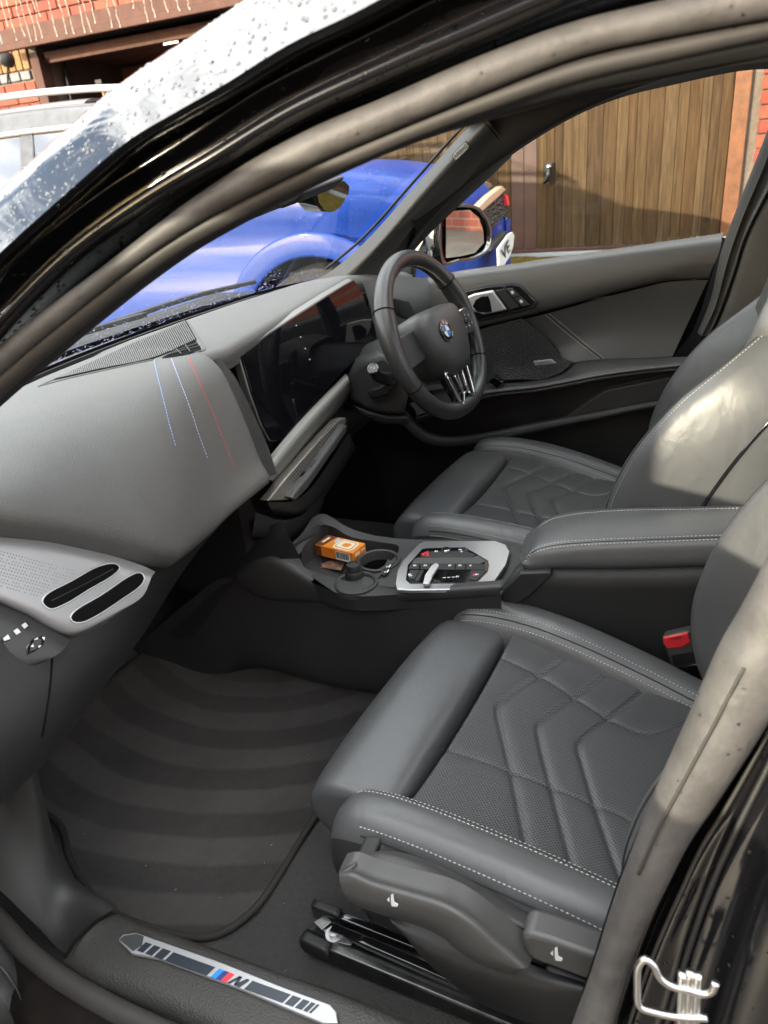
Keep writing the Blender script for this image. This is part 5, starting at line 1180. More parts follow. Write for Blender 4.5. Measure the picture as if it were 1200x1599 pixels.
# stalk with end cap pointing to the middle of the car
sa = U(585, 600, x=.245); sb = U(580, 577, x=.205)
e0 = U(607, 592, x=.27)
stk = sweep('stalk', [e0, e0*.5+U(588, 588, x=.235)*.5, U(588, 586, x=.232), U(583, 576, x=.205)], circ(.0115, 14), M['trimdark'], wheel, n=16, scale=[1.3, 1.1, .95, .95])
e_ax = nrm(U(583, 576, x=.205)-U(588, 586, x=.232))
cc = U(583, 576, x=.205)
lathe('stalk_cap', [(.012, -.006), (.0125, .001), (.0115, .003), (.0095, .0035), (.009, .0022), (0, .0022)], cc, e_ax, M['gloss'], stk, 24)
for dx in (-.003, .003): box('stalk_mark', cc+e_ax*.0028+np.array([0, dx, .0008]), (.0006, .0025, .003), M['white'], stk, bev=0)
prism('stalk_gaiter', UU([(572, 610), (590, 606), (612, 592), (617, 600), (605, 618), (580, 624)], x=.268), (.02, 0, 0), M['black'], wheel, bev=.004)
prism('column_cover', UU([(540, 590), (560, 566), (600, 552), (630, 580), (640, 620), (632, 650), (600, 648), (570, 640), (548, 628)], x=.29), (.05, .03, 0), M['plastic'], wheel, bev=.012, seg=3)
prism('column_under', UU([(550, 632), (575, 642), (604, 650), (640, 650), (640, 664), (600, 664), (562, 650)], x=.292), (.05, .03, 0), M['black'], wheel, bev=.006)
# ================================================================== driver's door
dd = thing('car_door', (.70, -.2, .3), 'closed far door with silver handle, speaker mesh and padded armrest', 'car door', 'doors of the car')
dU = lambda pts, x: UU(pts, x=x)
belt = [(560, 470), (620, 450), (705, 430), (800, 417), (900, 402), (1000, 388), (1090, 375), (1127, 370)]
M['doortop'] = mat('door_soft_top', (.058, .058, .057), .46, bump=.3, bscale=700, bdist=.0005, var=.06, kind='voronoi')
crease = [(540, 560), (640, 536), (748, 511), (821, 494), (854, 485), (883, 478), (950, 459), (1015, 443), (1037, 438), (1108, 434)]
mid_ = [(550, 510), (640, 490), (720, 468), (820, 455), (900, 440), (1000, 420), (1080, 404), (1122, 397)]
low_ = [(545, 545), (640, 522), (740, 498), (835, 478), (900, 462), (1000, 438), (1080, 422), (1112, 420)]
G = grid([[p+np.array([.03, 0, .004]) for p in dU(belt, .715)], dU(belt, .712), [p for p in dU([(a, b+6) for a, b in belt], .700)], dU(mid_, .688), dU(low_, .690), dU(crease, .704), [p+np.array([.02, 0, 0]) for p in dU(crease, .706)]], 60, 40)
dtop = sheet('door_top', G, M['doortop'], dd)
# insert below the crease
ins_t = [(540, 566), (640, 542), (748, 515), (821, 498), (883, 482), (950, 463), (1015, 447), (1037, 441), (1106, 437)]
ins_b = [(560, 640), (660, 612), (760, 600), (800, 596), (860, 585), (894, 567), (942, 561), (1000, 559), (1050, 557)]
im = [[(a*(1-t)+c*t, b*(1-t)+d*t) for (a, b), (c, d) in zip(ins_t, ins_b)] for t in (.33, .66)]
G = grid([dU(ins_t, .712), dU(im[0], .722), dU(im[1], .720), dU(ins_b, .700)], 50, 24)
dins = sheet('door_insert', G, M['softgrey'], dd)
dib = bvh_of(dins)
# rear end face of the door, dark gap to the pillar
sheet('door_edge', grid([dU([(1127, 370), (1110, 436), (1080, 520), (1050, 560), (1030, 640), (990, 740)], .712), dU([(1134, 372), (1124, 436), (1100, 520), (1075, 580), (1050, 660), (1010, 760)], .76)], 24, 6), M['void'], dd)
# speaker mesh
mesh = bpy.data.materials.new('speaker_mesh'); mesh.use_nodes = True; nt = mesh.node_tree; lk = nt.links; b = nt.nodes['Principled BSDF']
tcn = nt.nodes.new('ShaderNodeTexCoord'); sx = nt.nodes.new('ShaderNodeSeparateXYZ'); lk.new(tcn.outputs['Object'], sx.inputs[0])
wv = math_n(nt, 'SINE', math_n(nt, 'MULTIPLY', math_n(nt, 'ADD', sx.outputs[1], math_n(nt, 'MULTIPLY', sx.outputs[2], .55)), 2*math.pi/.0052))
wv2 = math_n(nt, 'SINE', math_n(nt, 'MULTIPLY', math_n(nt, 'SUBTRACT', sx.outputs[2], math_n(nt, 'MULTIPLY', sx.outputs[1], .2)), 2*math.pi/.0046))
hv = math_n(nt, 'MULTIPLY', math_n(nt, 'ADD', wv, 1.), math_n(nt, 'ADD', wv2, 1.6))
cr3 = nt.nodes.new('ShaderNodeValToRGB'); cr3.color_ramp.elements[0].color = (.006, .006, .006, 1); cr3.color_ramp.elements[1].color = (.12, .116, .11, 1); cr3.color_ramp.elements[0].position = .1; cr3.color_ramp.elements[1].position = .9
lk.new(math_n(nt, 'MULTIPLY', hv, .25), cr3.inputs[0]); lk.new(cr3.outputs[0], b.inputs['Base Color']); b.inputs['Roughness'].default_value = .5
bu = nt.nodes.new('ShaderNodeBump'); bu.inputs['Strength'].default_value = .8; bu.inputs['Distance'].default_value = .001; lk.new(hv, bu.inputs['Height']); lk.new(bu.outputs[0], b.inputs['Normal'])
spk = [[(640, 545), (744, 516), (780, 506), (816, 497)], [(660, 590), (752, 545), (800, 535), (858, 533)], [(680, 620), (760, 570), (812, 572), (880, 560), ], [(690, 640), (768, 582), (820, 580), (895, 564)], [(700, 650), (784, 595), (847, 592), (878, 581)]]
xsp = [.704, .708, .704, .694, .676]
G = grid([dU(p, x) for p, x in zip(spk, xsp)], 40, 30); smesh = sheet('speaker_mesh', G, mesh, dd)
smb = bvh_of(smesh)
h = hit(smb, 850, 565)
# maker's plate on the mesh
pl = dU([(833, 564), (861, 561), (869, 567), (836, 571)], .672)
plt_ = prism('speaker_badge', pl, (.004, 0, 0), M['brushed'], smesh, bev=.0008)
text('badge_lettering', 'harman/kardon', dU([(851, 566.2)], .6714)[0], dU([(866, 564.6)], .6714)[0]-dU([(836, 567.4)], .6714)[0], (0, 0, 1), .0048, M['black'], plt_)
# vertical double seam of the insert
for pts in ([(846, 486), (870, 507), (900, 532), (938, 562)], [(852, 485), (877, 505), (908, 531), (945, 561)]):
    P, N = line_on(dib, pts, 50, .0003)
    if len(P) > 5: tag(join('stitching', stitch_parts(P, N, .0056, .0042, .0015, .0008), M['thread'], dins), kind='stuff')
P, N = line_on(dib, [(849, 485.5), (873, 506), (904, 531.5), (941.5, 561.5)], 50, 0); 
if len(P) > 5: sweep('seam', P, circ(.0012, 6), M['threaddark'], dins, n=len(P))
# armrest pad
ar_t = [(640, 630), (740, 600), (800, 598), (860, 588), (894, 567), (942, 561), (1045, 558), (1110, 556)]
ar_e = [(650, 645), (760, 611), (839, 601), (888, 592), (935, 583), (990, 575), (1037, 570), (1110, 562)]
ar_l = [(650, 660), (760, 622), (839, 612), (888, 604), (935, 594), (990, 585), (1037, 580), (1110, 572)]
G = grid([dU(ar_t, .706), [p*.5+q_*.5+np.array([0, 0, .004]) for p, q_ in zip(dU(ar_t, .706), dU(ar_e, .640))], dU(ar_e, .640), dU([(a, b+5) for a, b in ar_e], .636), dU(ar_l, .642), [p+np.array([.05, 0, -.004]) for p in dU(ar_l, .645)]], 60, 36)
darm = sheet('door_armrest', G, M['softgrey'], dd); dab = bvh_of(darm)
for off in (2.5, 8):
    P, N = line_on(dab, [(a, b+off) for a, b in ar_e], 90, .0003)
    if len(P) > 5: tag(join('stitching', stitch_parts(P, N, .0056, .0042, .0014, .0008), M['thread'], darm), kind='stuff')
P, N = line_on(dab, [(a, b+5.2) for a, b in ar_e], 90, 0); sweep('seam', P, circ(.0014, 6), M['void'], darm, n=len(P))
wsw = prism('window_switch', dU([(763, 596), (772, 588), (786, 598), (776, 606)], .640), (.02, 0, 0), M['gloss'], darm, bev=.001)
# lower door: dark panel, pale rail and the pocket
dk = dU([(560, 660), (700, 620), (840, 600), (1000, 580), (1110, 570)], .715); dk2 = dU([(600, 760), (700, 800), (840, 790), (1000, 760), (1110, 720)], .715)
sheet('door_lower', grid([dk, dk2, [p+np.array([0, 0, -.25]) for p in dk2]], 30, 16), M['trimdark'], dd)
rl_o = dU([(600, 632), (630, 645), (648, 664), (672, 680), (705, 685), (760, 678), (820, 666), (880, 654), (940, 643), (1000, 631), (1080, 618)], .655)
rl_i = dU([(600, 648), (622, 660), (640, 678), (666, 694), (705, 699), (760, 691), (820, 678), (880, 665), (940, 653), (1000, 640), (1080, 626)], .650)
sheet('pocket_rail', grid([[p+np.array([.02, 0, .0]) for p in rl_o], rl_o, rl_i, [p+np.array([.03, 0, -.003]) for p in rl_i]], 60, 14), M['plastic'], dd)
prism('pocket_panel', dU([(884, 653), (906, 636), (946, 609), (1020, 594), (1090, 580), (1080, 617), (1000, 630), (940, 642)], .668), (.03, 0, 0), M['plastic'], dd, bev=.004)
# handle recess, pull and lock buttons
dtb = bvh_of(dtop)
hr = dU([(716, 457), (760, 448), (800, 444), (812, 447), (836, 470), (831, 479), (790, 489), (748, 499), (716, 505)], .684)
hbz = prism('handle_recess', hr, (.012, 0, 0), M['gloss'], dd, bev=.002)
prism('recess_rim', [p+np.array([.0005, 0, 0]) for p in dU([(712, 455), (760, 445), (801, 441), (815, 445), (841, 471), (834, 481), (790, 491.5), (748, 501.5), (712, 508)], .685)], (.012, 0, 0), M['trimdark'], hbz, bev=.003)
hp = [[(720, 466), (735, 460), (754, 456), (770, 454)], [(722, 468), (738, 464), (756, 459), (776, 462)], [(724, 474), (734, 474), (742, 474), (750, 470)], [(728, 478), (738, 484), (748, 488), (754, 490)]]
pull = [(721, 467), (740, 459), (770, 453.5), (792, 484), (770, 489), (755, 491.5), (740, 487), (727, 477)]
hpull = prism('handle', dU(pull, .676), (.010, 0, 0), mat('satin_pull', (.62, .62, .62), .38, .75), hbz, bev=.004, seg=3)
prism('handle_cup', dU([(738, 479), (743, 468), (752, 463), (763, 462), (766, 470), (769, 487), (757, 489), (745, 487)], .6755), (.004, 0, 0), M['void'], hpull, bev=.0015)
for i, pts in enumerate(([(773, 454), (788, 451.5), (812, 479), (797, 484)], [(790, 451), (800, 450), (812, 462), (800, 464.5)], [(801, 465.5), (813, 463), (828, 476), (815, 479)])):
    lb = prism('lock_button', dU(pts, .677), (.006, 0, 0), M['trimdark'], hbz, bev=.0012)
    if i: 
        a = np.mean(pts, 0); prism('button_mark', dU([(a[0]-3, a[1]-2), (a[0]+1, a[1]-3), (a[0]+3, a[1]+1.5), (a[0]-1, a[1]+2.5)], .6766), (.0004, 0, 0), M['white'], lb, bev=0, sm=False)
# tweeter triangle at the front of the window
tw = prism('tweeter_panel', dU([(560, 470), (588, 440), (612, 410), (650, 405), (645, 440), (620, 455)], .70), (.02, 0, 0), M['trimdark'], dd, bev=.003)
tc_ = U(625, 425, x=.694); lathe('tweeter', [(.030, 0), (.030, .004), (.026, .006), (.008, .004), (0, .007)], tc_, (-1, -.2, .1), mesh, tw, 28)
# window glass, its frame
win = [U(a, b, x=xx) for a, b, xx in ((640, 445, .745), (700, 436, .745), (900, 405, .745), (1130, 372, .745), (1160, 300, .71), (1210, 112, .635), (1150, 112, .635), (1050, 133, .64), (975, 151, .645), (900, 181, .655), (800, 242, .675), (700, 322, .70), (640, 392, .72))]
prism('window_glass', win, (.004, 0, 0), M['glass'], dd, bev=0, sm=False)
P = dU([(640, 444), (705, 431.5), (800, 418.5), (900, 403.5), (1000, 389.5), (1090, 376.5), (1128, 371)], .728)
sweep('waist_seal', P, circ(.003, 8), M['gloss'], dd, n=50)
# droplets clinging to the waist line of the glass
dr = []
for i in range(120):
    t = rng.random(); k = t*6; j = int(min(5, k)); f = k-j; p = np.array(P[j])*(1-f)+np.array(P[j+1])*f+np.array([.010, 0, .004+.004*rng.random()]); r = .0012+.0018*rng.random()
    ico = [(p+np.array(v)*r) for v in ((1,0,0),(-1,0,0),(0,1,0),(0,-1,0),(0,0,1),(0,0,-1))]; dr.append((ico, [(0,2,4),(2,1,4),(1,3,4),(3,0,4),(2,0,5),(1,2,5),(3,1,5),(0,3,5)]))
M['water'] = mat('water_drop', (.8, .8, .8), .05, spec=.6); M['water'].node_tree.nodes['Principled BSDF'].inputs['Transmission Weight'].default_value = .8; M['water'].node_tree.nodes['Principled BSDF'].inputs['IOR'].default_value = 1.33
tag(join('raindrops', dr, M['water'], dd, smooth=True), kind='stuff')
# roundel etched in the corner of the window
ec = U(1104, 344, x=.742); q_ = lathe('etched_mark', [(.006, 0), (.006, -.0004), (.005, -.0004), (.005, 0)], ec, (-1, 0, 0), M['black'], dd, 20)
for k in (0, 2): prism('etched_mark', [ec]+[ec+np.array([0, -.0045*math.cos(math.radians(a)), .0045*math.sin(math.radians(a))]) for a in np.linspace(90*k, 90*k+90, 6)], (.0003, 0, 0), M['black'], dd, bev=0, sm=False)
# door mirror
mc = dU([(690, 330), (702, 322), (730, 320), (748, 326), (762, 345), (768, 372), (764, 388), (744, 403), (715, 408), (692, 410)], .96)
mir = [np.array(p) for p in mc]; cen = np.mean(mir, 0)
mn = nrm((-.35, -1, .0))
mU = lambda pts, off=0: UU(pts, n=mn, p=cen+mn*off)
mo = mU([(688, 328), (702, 321), (732, 319), (750, 325), (764, 345), (769, 372), (765, 389), (744, 404), (715, 410), (690, 412)])
hs_ = [[p-mn*.10+(np.mean(mo, 0)-p)*.45 for p in mo], [p-mn*.075+(np.mean(mo, 0)-p)*.18 for p in mo], [p-mn*.03 for p in mo], mo, [p+(np.mean(mo, 0)-p)*.10+mn*.002 for p in mo], [p+(np.mean(mo, 0)-p)*.12-mn*.012 for p in mo]]
mh = new_obj('door_mirror', np.vstack([cr(r, 60, True) for r in hs_]), gfaces(6, 60, closed=True)+[tuple(range(60))], M['paint'], dd)
mg = mU([(697, 331), (712, 329), (734, 328), (748, 340), (755, 360), (756, 379), (742, 395), (720, 400), (697, 403)], -.006)
M['mirror'] = mat('mirror_silver', (.86, .87, .86), .012, 1)
prism('mirror_glass', mg, -mn*.004, M['mirror'], mh, bev=0, sm=False)
prism('mirror_arm', dU([(648, 392), (664, 360), (684, 338), (692, 334), (692, 410), (670, 414), (650, 412)], .86), (.06, .05, 0), M['paint'], dd, bev=.008, seg=3)
# outer skin of the far door so the street side is not hollow
sheet('door_skin', grid([[(.80, .35, .95), (.80, -.1, .965), (.80, -.75, 1.0)], [(.86, .35, .75), (.86, -.1, .75), (.86, -.75, .75)], [(.84, .35, .35), (.84, -.1, .35), (.84, -.75, .35)]], 16, 16), M['paint'], dd)
# ================================================================== interior mirror
rv = thing('rear_view_mirror', tuple(U(520, 305, x=0)), 'frameless inside mirror hanging at the top of the windscreen', 'mirror')
rvn = nrm((.10, -1, -.12)); rc = U(519, 303, x=.02)
rvo = UU([(492, 296), (500, 288), (520, 282), (538, 282), (546, 290), (545, 302), (532, 324), (520, 332), (506, 330), (496, 318)], n=(.13, -.97, -.2), p=rc)
hsg = prism('mirror_housing', rvo, (-.012, .03, .004), M['gloss'], rv, bev=.004, seg=3)
fc = np.mean(rvo, 0)
M['dimmirror'] = mat('dimming_mirror', (.40, .42, .41), .03, 1)
prism('mirror_face', [p*.95+fc*.05+np.array([.0004, -.0012, 0]) for p in rvo], (0, .0006, 0), M['dimmirror'], hsg, bev=0, sm=False)
sweep('mirror_stem', [rc+[-.02, .03, .02], rc+[-.02, .05, .06], rc+[-.02, .06, .12]], circ(.010, 10), M['trimdark'], rv, n=8)
# ================================================================== the open near door, swung out at the left
od = thing('car_door', (-.80, .46, .30), 'near door swung wide open, only its grey lower trim showing at the bottom left', 'car door', 'doors of the car')
HI = np.array([-.83, .40, 0.]); ddir = nrm((-.93, -.30, 0)); dn = np.array([ddir[1], -ddir[0], 0])   # dn points to the front of the car
def op(a, z, c=0): return HI+ddir*a+dn*c+np.array([0, 0, z])
sheet('door_skin', grid([[op(0, .30, -.02), op(.5, .30, -.05), op(1.05, .30, -.02)], [op(0, .6, -.08), op(.5, .6, -.10), op(1.05, .6, -.08)], [op(0, .96, -.05), op(.5, 1.01, -.06), op(1.10, 1.02, -.05)]], 16, 16), M['paint'], od)
# door card facing the camera: lower trim strip with pocket, visible corner
dc = UU([(-60, 1452), (0, 1478), (22, 1500), (44, 1532), (62, 1568), (74, 1610), (84, 1660)], x=-.80)
dc2 = UU([(-60, 1485), (-4, 1506), (12, 1524), (28, 1552), (42, 1590), (50, 1630), (56, 1670)], x=-.83)
M['cardgrey'] = mat('door_card_grey', (.085, .084, .082), .45, bump=.3, bscale=500, bdist=.0005, var=.1, kind='voronoi')
sheet('door_card', grid([[p+np.array([.03, .03, -.03]) for p in dc], dc, [p*.5+q_*.5+np.array([-.006, 0, .002]) for p, q_ in zip(dc, dc2)], dc2, [p+np.array([.01, .02, -.03]) for p in dc2], [p+np.array([-.08, .01, -.12]) for p in dc2]], 30, 24), M['cardgrey'], od)
pk = UU([(-60, 1540), (-10, 1548), (8, 1566), (20, 1590), (30, 1625), (36, 1660)], x=-.86)
sheet('door_pocket', grid([pk, [p+np.array([-.06, .02, -.04]) for p in pk], [p+np.array([-.2, .06, -.2]) for p in pk]], 20, 10), M['trimdark'], od)
st2 = UU([(-20, 1556), (4, 1572), (16, 1596), (25, 1630)], x=-.862)
tag(join('stitching', stitch_parts(cr(st2, 40), (-.6, -.4, .6), .0056, .0042, .0016, .0009), M['thread'], od), kind='stuff')
sheet('inner_card', grid([[op(.06, .34, -.03), op(.5, .34, -.04), op(1.0, .34, -.03)], [op(.06, .6, -.14), op(.5, .6, -.16), op(1.0, .6, -.14)], [op(.06, .92, -.11), op(.5, .97, -.12), op(1.02, .98, -.10)], [op(.06, .96, -.06), op(.5, 1.01, -.07), op(1.04, 1.02, -.06)]], 16, 16), M['softgrey'], od)

# window glass in its frame on the open door
fr0 = [op(.02, .95, -.06), op(.12, 1.14, -.03), op(.36, 1.34, 0), op(.66, 1.43, .01), op(1.06, 1.44, .01), op(1.11, 1.2, -.02), op(1.10, .97, -.06)]
sweep('window_frame', fr0, rect(.03, .02, .3), M['paint'], od, up=dn, n=60)
prism('window_glass', list(cr(fr0, 24)), dn*.004, M['glass'], od, bev=0, sm=False)
# ================================================================== outside
def gz(x): return .57*float(np.clip((x-1.05)/2.4, 0, 1))
xg = [-60, -20, -8, -3, -1.2, 1.05, 1.6, 2.2, 2.8, 3.45, 4.0, 6, 9, 20, 60]; yg = [-60, -20, -8, -3, -1, 1, 3, 5, 8, 20, 60]
M['drive'] = mat('wet_driveway', (.07, .065, .055), .55, bump=.6, bscale=90, bdist=.004, var=.4, vscale=5)
gr = sheet('ground', np.array([[(x, y, gz(x)) for x in xg] for y in yg]), M['drive'], None, smooth=False); tag(gr, kind='structure')
M['moss'] = mat('mossy_ground', (.085, .062, .014), .9, spec=.05, bump=1, bscale=60, bdist=.01, var=.5, vscale=22)
ms = sheet('mossy_strip', np.array([[(x, y, .576+.010*rng.random()) for x in np.linspace(3.3, 4.04, 14)] for y in np.linspace(-2.5, 2.0, 60)]), M['moss'], None); tag(ms, kind='structure')
WX = 4.10
house = thing('garage_building', (WX, 2, .63), 'red brick garage block with grey brick bands behind the blue car', 'building')
M['mortar'] = mat('mortar', (.14, .11, .085), .9, bump=.5, bscale=200, bdist=.002, var=.2, vscale=30)
BR_ = [mat('red_brick', c, .8, bump=.6, bscale=90, bdist=.003, var=.30, vscale=14) for c in ((.19, .034, .016), (.22, .046, .022), (.155, .028, .015))]
BG = mat('blue_grey_brick', (.10, .105, .115), .6, bump=.5, bscale=90, bdist=.003, var=.3, vscale=18); BY = mat('buff_brick', (.20, .105, .036), .75, bump=.5, bscale=90, bdist=.003, var=.2, vscale=14)
# plain wall sheets behind the bricks, with the two door openings left clear
def wallp(y0, y1, z0, z1, x=WX+.010): return box('wall', (x+.11, (y0+y1)/2, (z0+z1)/2), (.22, abs(y1-y0), z1-z0), M['mortar'], house, bev=0)
OL = (2.20, 4.50, 2.18); OR = (-.60, 1.75, 2.75)
wallp(4.50, 9, .3, 3.4); wallp(2.20, 4.50, 2.30, 3.4); wallp(1.75, 2.20, .3, 3.4); wallp(-.60, 1.75, 2.75, 3.4); wallp(-7, -.60, .3, 3.4)
bmesh_b = {}
def brick(y, z, w, h, mt, d=.10):
    key = (round(w, 4), round(h, 4), mt.name)
    if key not in bmesh_b:
        o = box('brick', (0, 0, 0), (d, w, h), mt, house, bev=.004, seg=1); bmesh_b[key] = o; o.location = Vector(o.location)
        k = o
    else:
        k = bmesh_b[key].copy(); COL.objects.link(k); k.parent = house
    k.location = -Vector(house.location)+Vector((WX+.05-.012+rng.normal()*.0012, y, z)); k.rotation_euler = (rng.normal()*.004, 0, 0)
def courses(y0, y1, z0, z1, pick=None, skip=None):
    r = 0; z = z0
    while z < z1-.03:
        y = y0-(0 if r % 2 else .1125)
        while y < y1-.02:
            a, b_ = max(y, y0), min(y+.215, y1)
            if b_-a > .04 and not (skip and skip((a+b_)/2, z+.0325)): brick((a+b_)/2, z+.0325, b_-a, .065, BR_[int(rng.integers(3))])
            y += .225
        z += .075; r += 1
courses(-1.9, -.70, .60, 1.95)
courses(2.6, 5.6, 2.42, 2.95, skip=lambda y, z: False)
courses(4.57, 5.5, 1.55, 2.075)
for yy in np.arange(4.60, 5.5, .112): brick(yy+.05, 2.112, .100, .062, BG); brick(yy+.05, 2.375, .100, .075, BG)
for yy in np.arange(4.58, 5.5, .075): brick(yy+.033, 2.24, .064, .180, BY)
# white block in the pier seen at the right edge of the window
box('pale_brick', (WX+.03, -.80, .795), (.10, .215, .07), mat('painted_brick', (.62, .64, .66), .6), house, bev=.003)
# texture takes over away from the places in view
M['brickfar'] = bpy.data.materials.new('brick_wall_far'); M['brickfar'].use_nodes = True; nt = M['brickfar'].node_tree; bt = nt.nodes.new('ShaderNodeTexBrick'); tcn = nt.nodes.new('ShaderNodeTexCoord'); mpn = nt.nodes.new('ShaderNodeMapping')
mpn.inputs['Rotation'].default_value = (math.radians(90), 0, math.radians(90)); bt.inputs['Scale'].default_value = 1; bt.inputs['Brick Width'].default_value = .225; bt.inputs['Row Height'].default_value = .075; bt.inputs['Mortar Size'].default_value = .006
bt.inputs['Color1'].default_value = (.19, .036, .017, 1); bt.inputs['Color2'].default_value = (.15, .028, .016, 1); bt.inputs['Mortar'].default_value = (.15, .12, .09, 1)
cmb = nt.nodes.new('ShaderNodeCombineXYZ'); sxx = nt.nodes.new('ShaderNodeSeparateXYZ'); nt.links.new(tcn.outputs['Object'], sxx.inputs[0]); nt.links.new(sxx.outputs[1], cmb.inputs[0]); nt.links.new(sxx.outputs[2], cmb.inputs[1]); nt.links.new(cmb.outputs[0], bt.inputs['Vector']); nt.links.new(bt.outputs[0], nt.nodes['Principled BSDF'].inputs['Base Color']); nt.nodes['Principled BSDF'].inputs['Roughness'].default_value = .8
sheet('wall_face', np.array([[(WX-.004, y, z) for y in (-7, -1.9)] for z in (.3, 3.4)]), M['brickfar'], house, smooth=False)
# brown fascia over the open garage and its frame
M['brownpaint'] = mat('brown_painted_wood', (.075, .036, .027), .7, spec=.2, var=.25, vscale=12, bump=.3, bscale=60, bdist=.002)
box('fascia', (WX-.10, 3.30, 2.345), (.20, 2.62, .095), M['brownpaint'], house, bev=.008)
box('fascia_lip', (WX-.20, 3.28, 2.275), (.05, 2.90, .050), M['brownpaint'], house, bev=.006)
box('door_jamb', (WX+.02, 4.49, 1.40), (.12, .09, 1.62), M['brownpaint'], house, bev=.005)
box('door_jamb', (WX+.02, 2.24, 1.40), (.12, .09, 1.62), M['brownpaint'], house, bev=.005)
# garage room behind the opening
M['block'] = mat('garage_block_wall', (.12, .085, .06), .9, var=.35, vscale=9, bump=.5, bscale=60, bdist=.004)
box('garage_back_wall', (8.2, 3.4, 1.6), (.1, 3.6, 2.2), M['block'], house, bev=0); box('garage_side_wall', (6.2, 4.85, 1.6), (4, .1, 2.2), M['block'], house, bev=0); box('garage_side_wall', (6.2, 1.9, 1.6), (4, .1, 2.2), M['block'], house, bev=0)
box('garage_ceiling', (6.2, 3.4, 2.62), (4, 3.6, .06), mat('garage_ceiling_board', (.10, .065, .045), .9, var=.3), house, bev=0)
box('garage_floor', (6.2, 3.4, .60), (4, 3.6, .06), M['drive'], house, bev=0)
for k in range(4):
    for r in range(5): box('wall_block', (8.13, 2.1+k*.46+.2*(r % 2), 1.0+r*.23), (.04, .44, .215), mat('grey_block', (.16+.03*rng.random(), .12, .085), .9, var=.2), house, bev=.006)
# the up-and-over door, lifted flat under the lintel, with its arm and tracks
gd = thing('garage_door', (5.0, 3.35, 2.16), 'brown up-and-over garage door lifted open under the lintel', 'garage door', 'garage doors of the brick block')
for k in range(9): box('board', (WX+.14+k*.22, 3.35, 2.235-.003*k), (.214, 2.2, .022), M['brownpaint'], gd, bev=.003)
box('edge_rail', (WX+.06, 3.35, 2.20), (.05, 2.2, .06), M['brownpaint'], gd, bev=.004)
sweep('lift_arm', [(WX+.18, 4.40, 2.2), (WX+.16, 4.41, 1.8), (WX+.14, 4.42, 1.3)], circ(.012, 8), M['steel'], gd, n=6)
sweep('lock_cable', [(WX+.4, 3.25, 2.2), (WX+.38, 3.20, 2.0), (WX+.30, 3.16, 1.75), (WX+.2, 3.15, 1.6)], circ(.004, 6), M['black'], gd, n=10)
box('latch', (WX+.08, 3.26, 2.165), (.05, .14, .03), M['steel'], gd, bev=.004); box('latch_handle', (WX+.5, 3.36, 2.03), (.04, .14, .035), mat('yellow_plastic', (.55, .36, .09), .5), gd, bev=.008)
pnl = thing('leaning_panel', (5.2, 4.2, .63), 'orange brown wooden panel leaning inside the open garage', 'panel')
M['orangewood'] = mat('orange_wood', (.25, .095, .035), .6, var=.2, vscale=8)
box('panel_board', (5.1, 4.28, 1.4), (.05, .42, 1.6), M['orangewood'], pnl, bev=.004); box('panel_board', (5.2, 3.80, 1.4), (.05, .42, 1.6), M['orangewood'], pnl, bev=.004); box('panel_edge', (5.12, 4.045, 1.4), (.06, .05, 1.62), M['black'], pnl, bev=.004); box('panel_edge', (5.16, 3.56, 1.4), (.06, .06, 1.62), M['black'], pnl, bev=.004)
bm_ = thing('broom', (4.6, 4.2, .63), 'broom with pale handle leaning just inside the open garage', 'broom')
sweep('handle', [(4.42, 4.20, 2.02), (4.5, 4.18, 1.4), (4.6, 4.16, .75)], circ(.012, 8), mat('pale_wood', (.42, .24, .12), .6), bm_, n=6); box('grip', (4.42, 4.21, 2.03), (.03, .07, .04), M['black'], bm_, bev=.006); box('brush_head', (4.61, 4.16, .70), (.06, .3, .10), M['orangewood'], bm_, bev=.006)
for k, (y, z, w, h) in enumerate(((2.9, 1.95, .32, .24), (3.2, 1.92, .26, .2))):
    cb = thing('cardboard_box', (6.6+.2*k, y, z-.12), ('brown cardboard box on a shelf deep in the open garage', 'smaller pale cardboard box further left in the open garage')[k], 'box'); box('carton_body', (6.6+.2*k, y, z), (.3, w, h), mat('cardboard', (.28+.1*k, .17+.08*k, .09+.06*k), .8), cb, bev=.004); box('flap', (6.6+.2*k, y, z+h/2+.006), (.3, w*.5, .006), mat('card_tape', (.38, .28, .18), .6), cb, bev=.001)
    box('shelf', (6.6+.2*k, y, z-.14), (.34, .5, .02), M['block'], house, bev=.003)
# lamp on the pier
lp = thing('wall_lamp', tuple(U(10, 92, x=WX-.03)), 'black round lamp on the buff brick pier by the open garage', 'lamp')
lc = U(10, 93, x=WX-.03); lathe('lamp_shade', [(.0, .05), (.03, .05), (.052, .02), (.055, -.02), (.04, -.05), (0, -.05)], lc, (-1, .6, .1), M['trimdark'], lp, 24); sweep('cable', [lc+[.02, 0, .0], lc+[.02, .07, .10], lc+[.02, .08, .3]], circ(.008, 6), M['black'], lp, n=10); sweep('cable', [lc+[.02, .02, -.03], lc+[.01, .05, -.12], lc+[.02, .07, -.16]], circ(.005, 6), M['black'], lp, n=10)
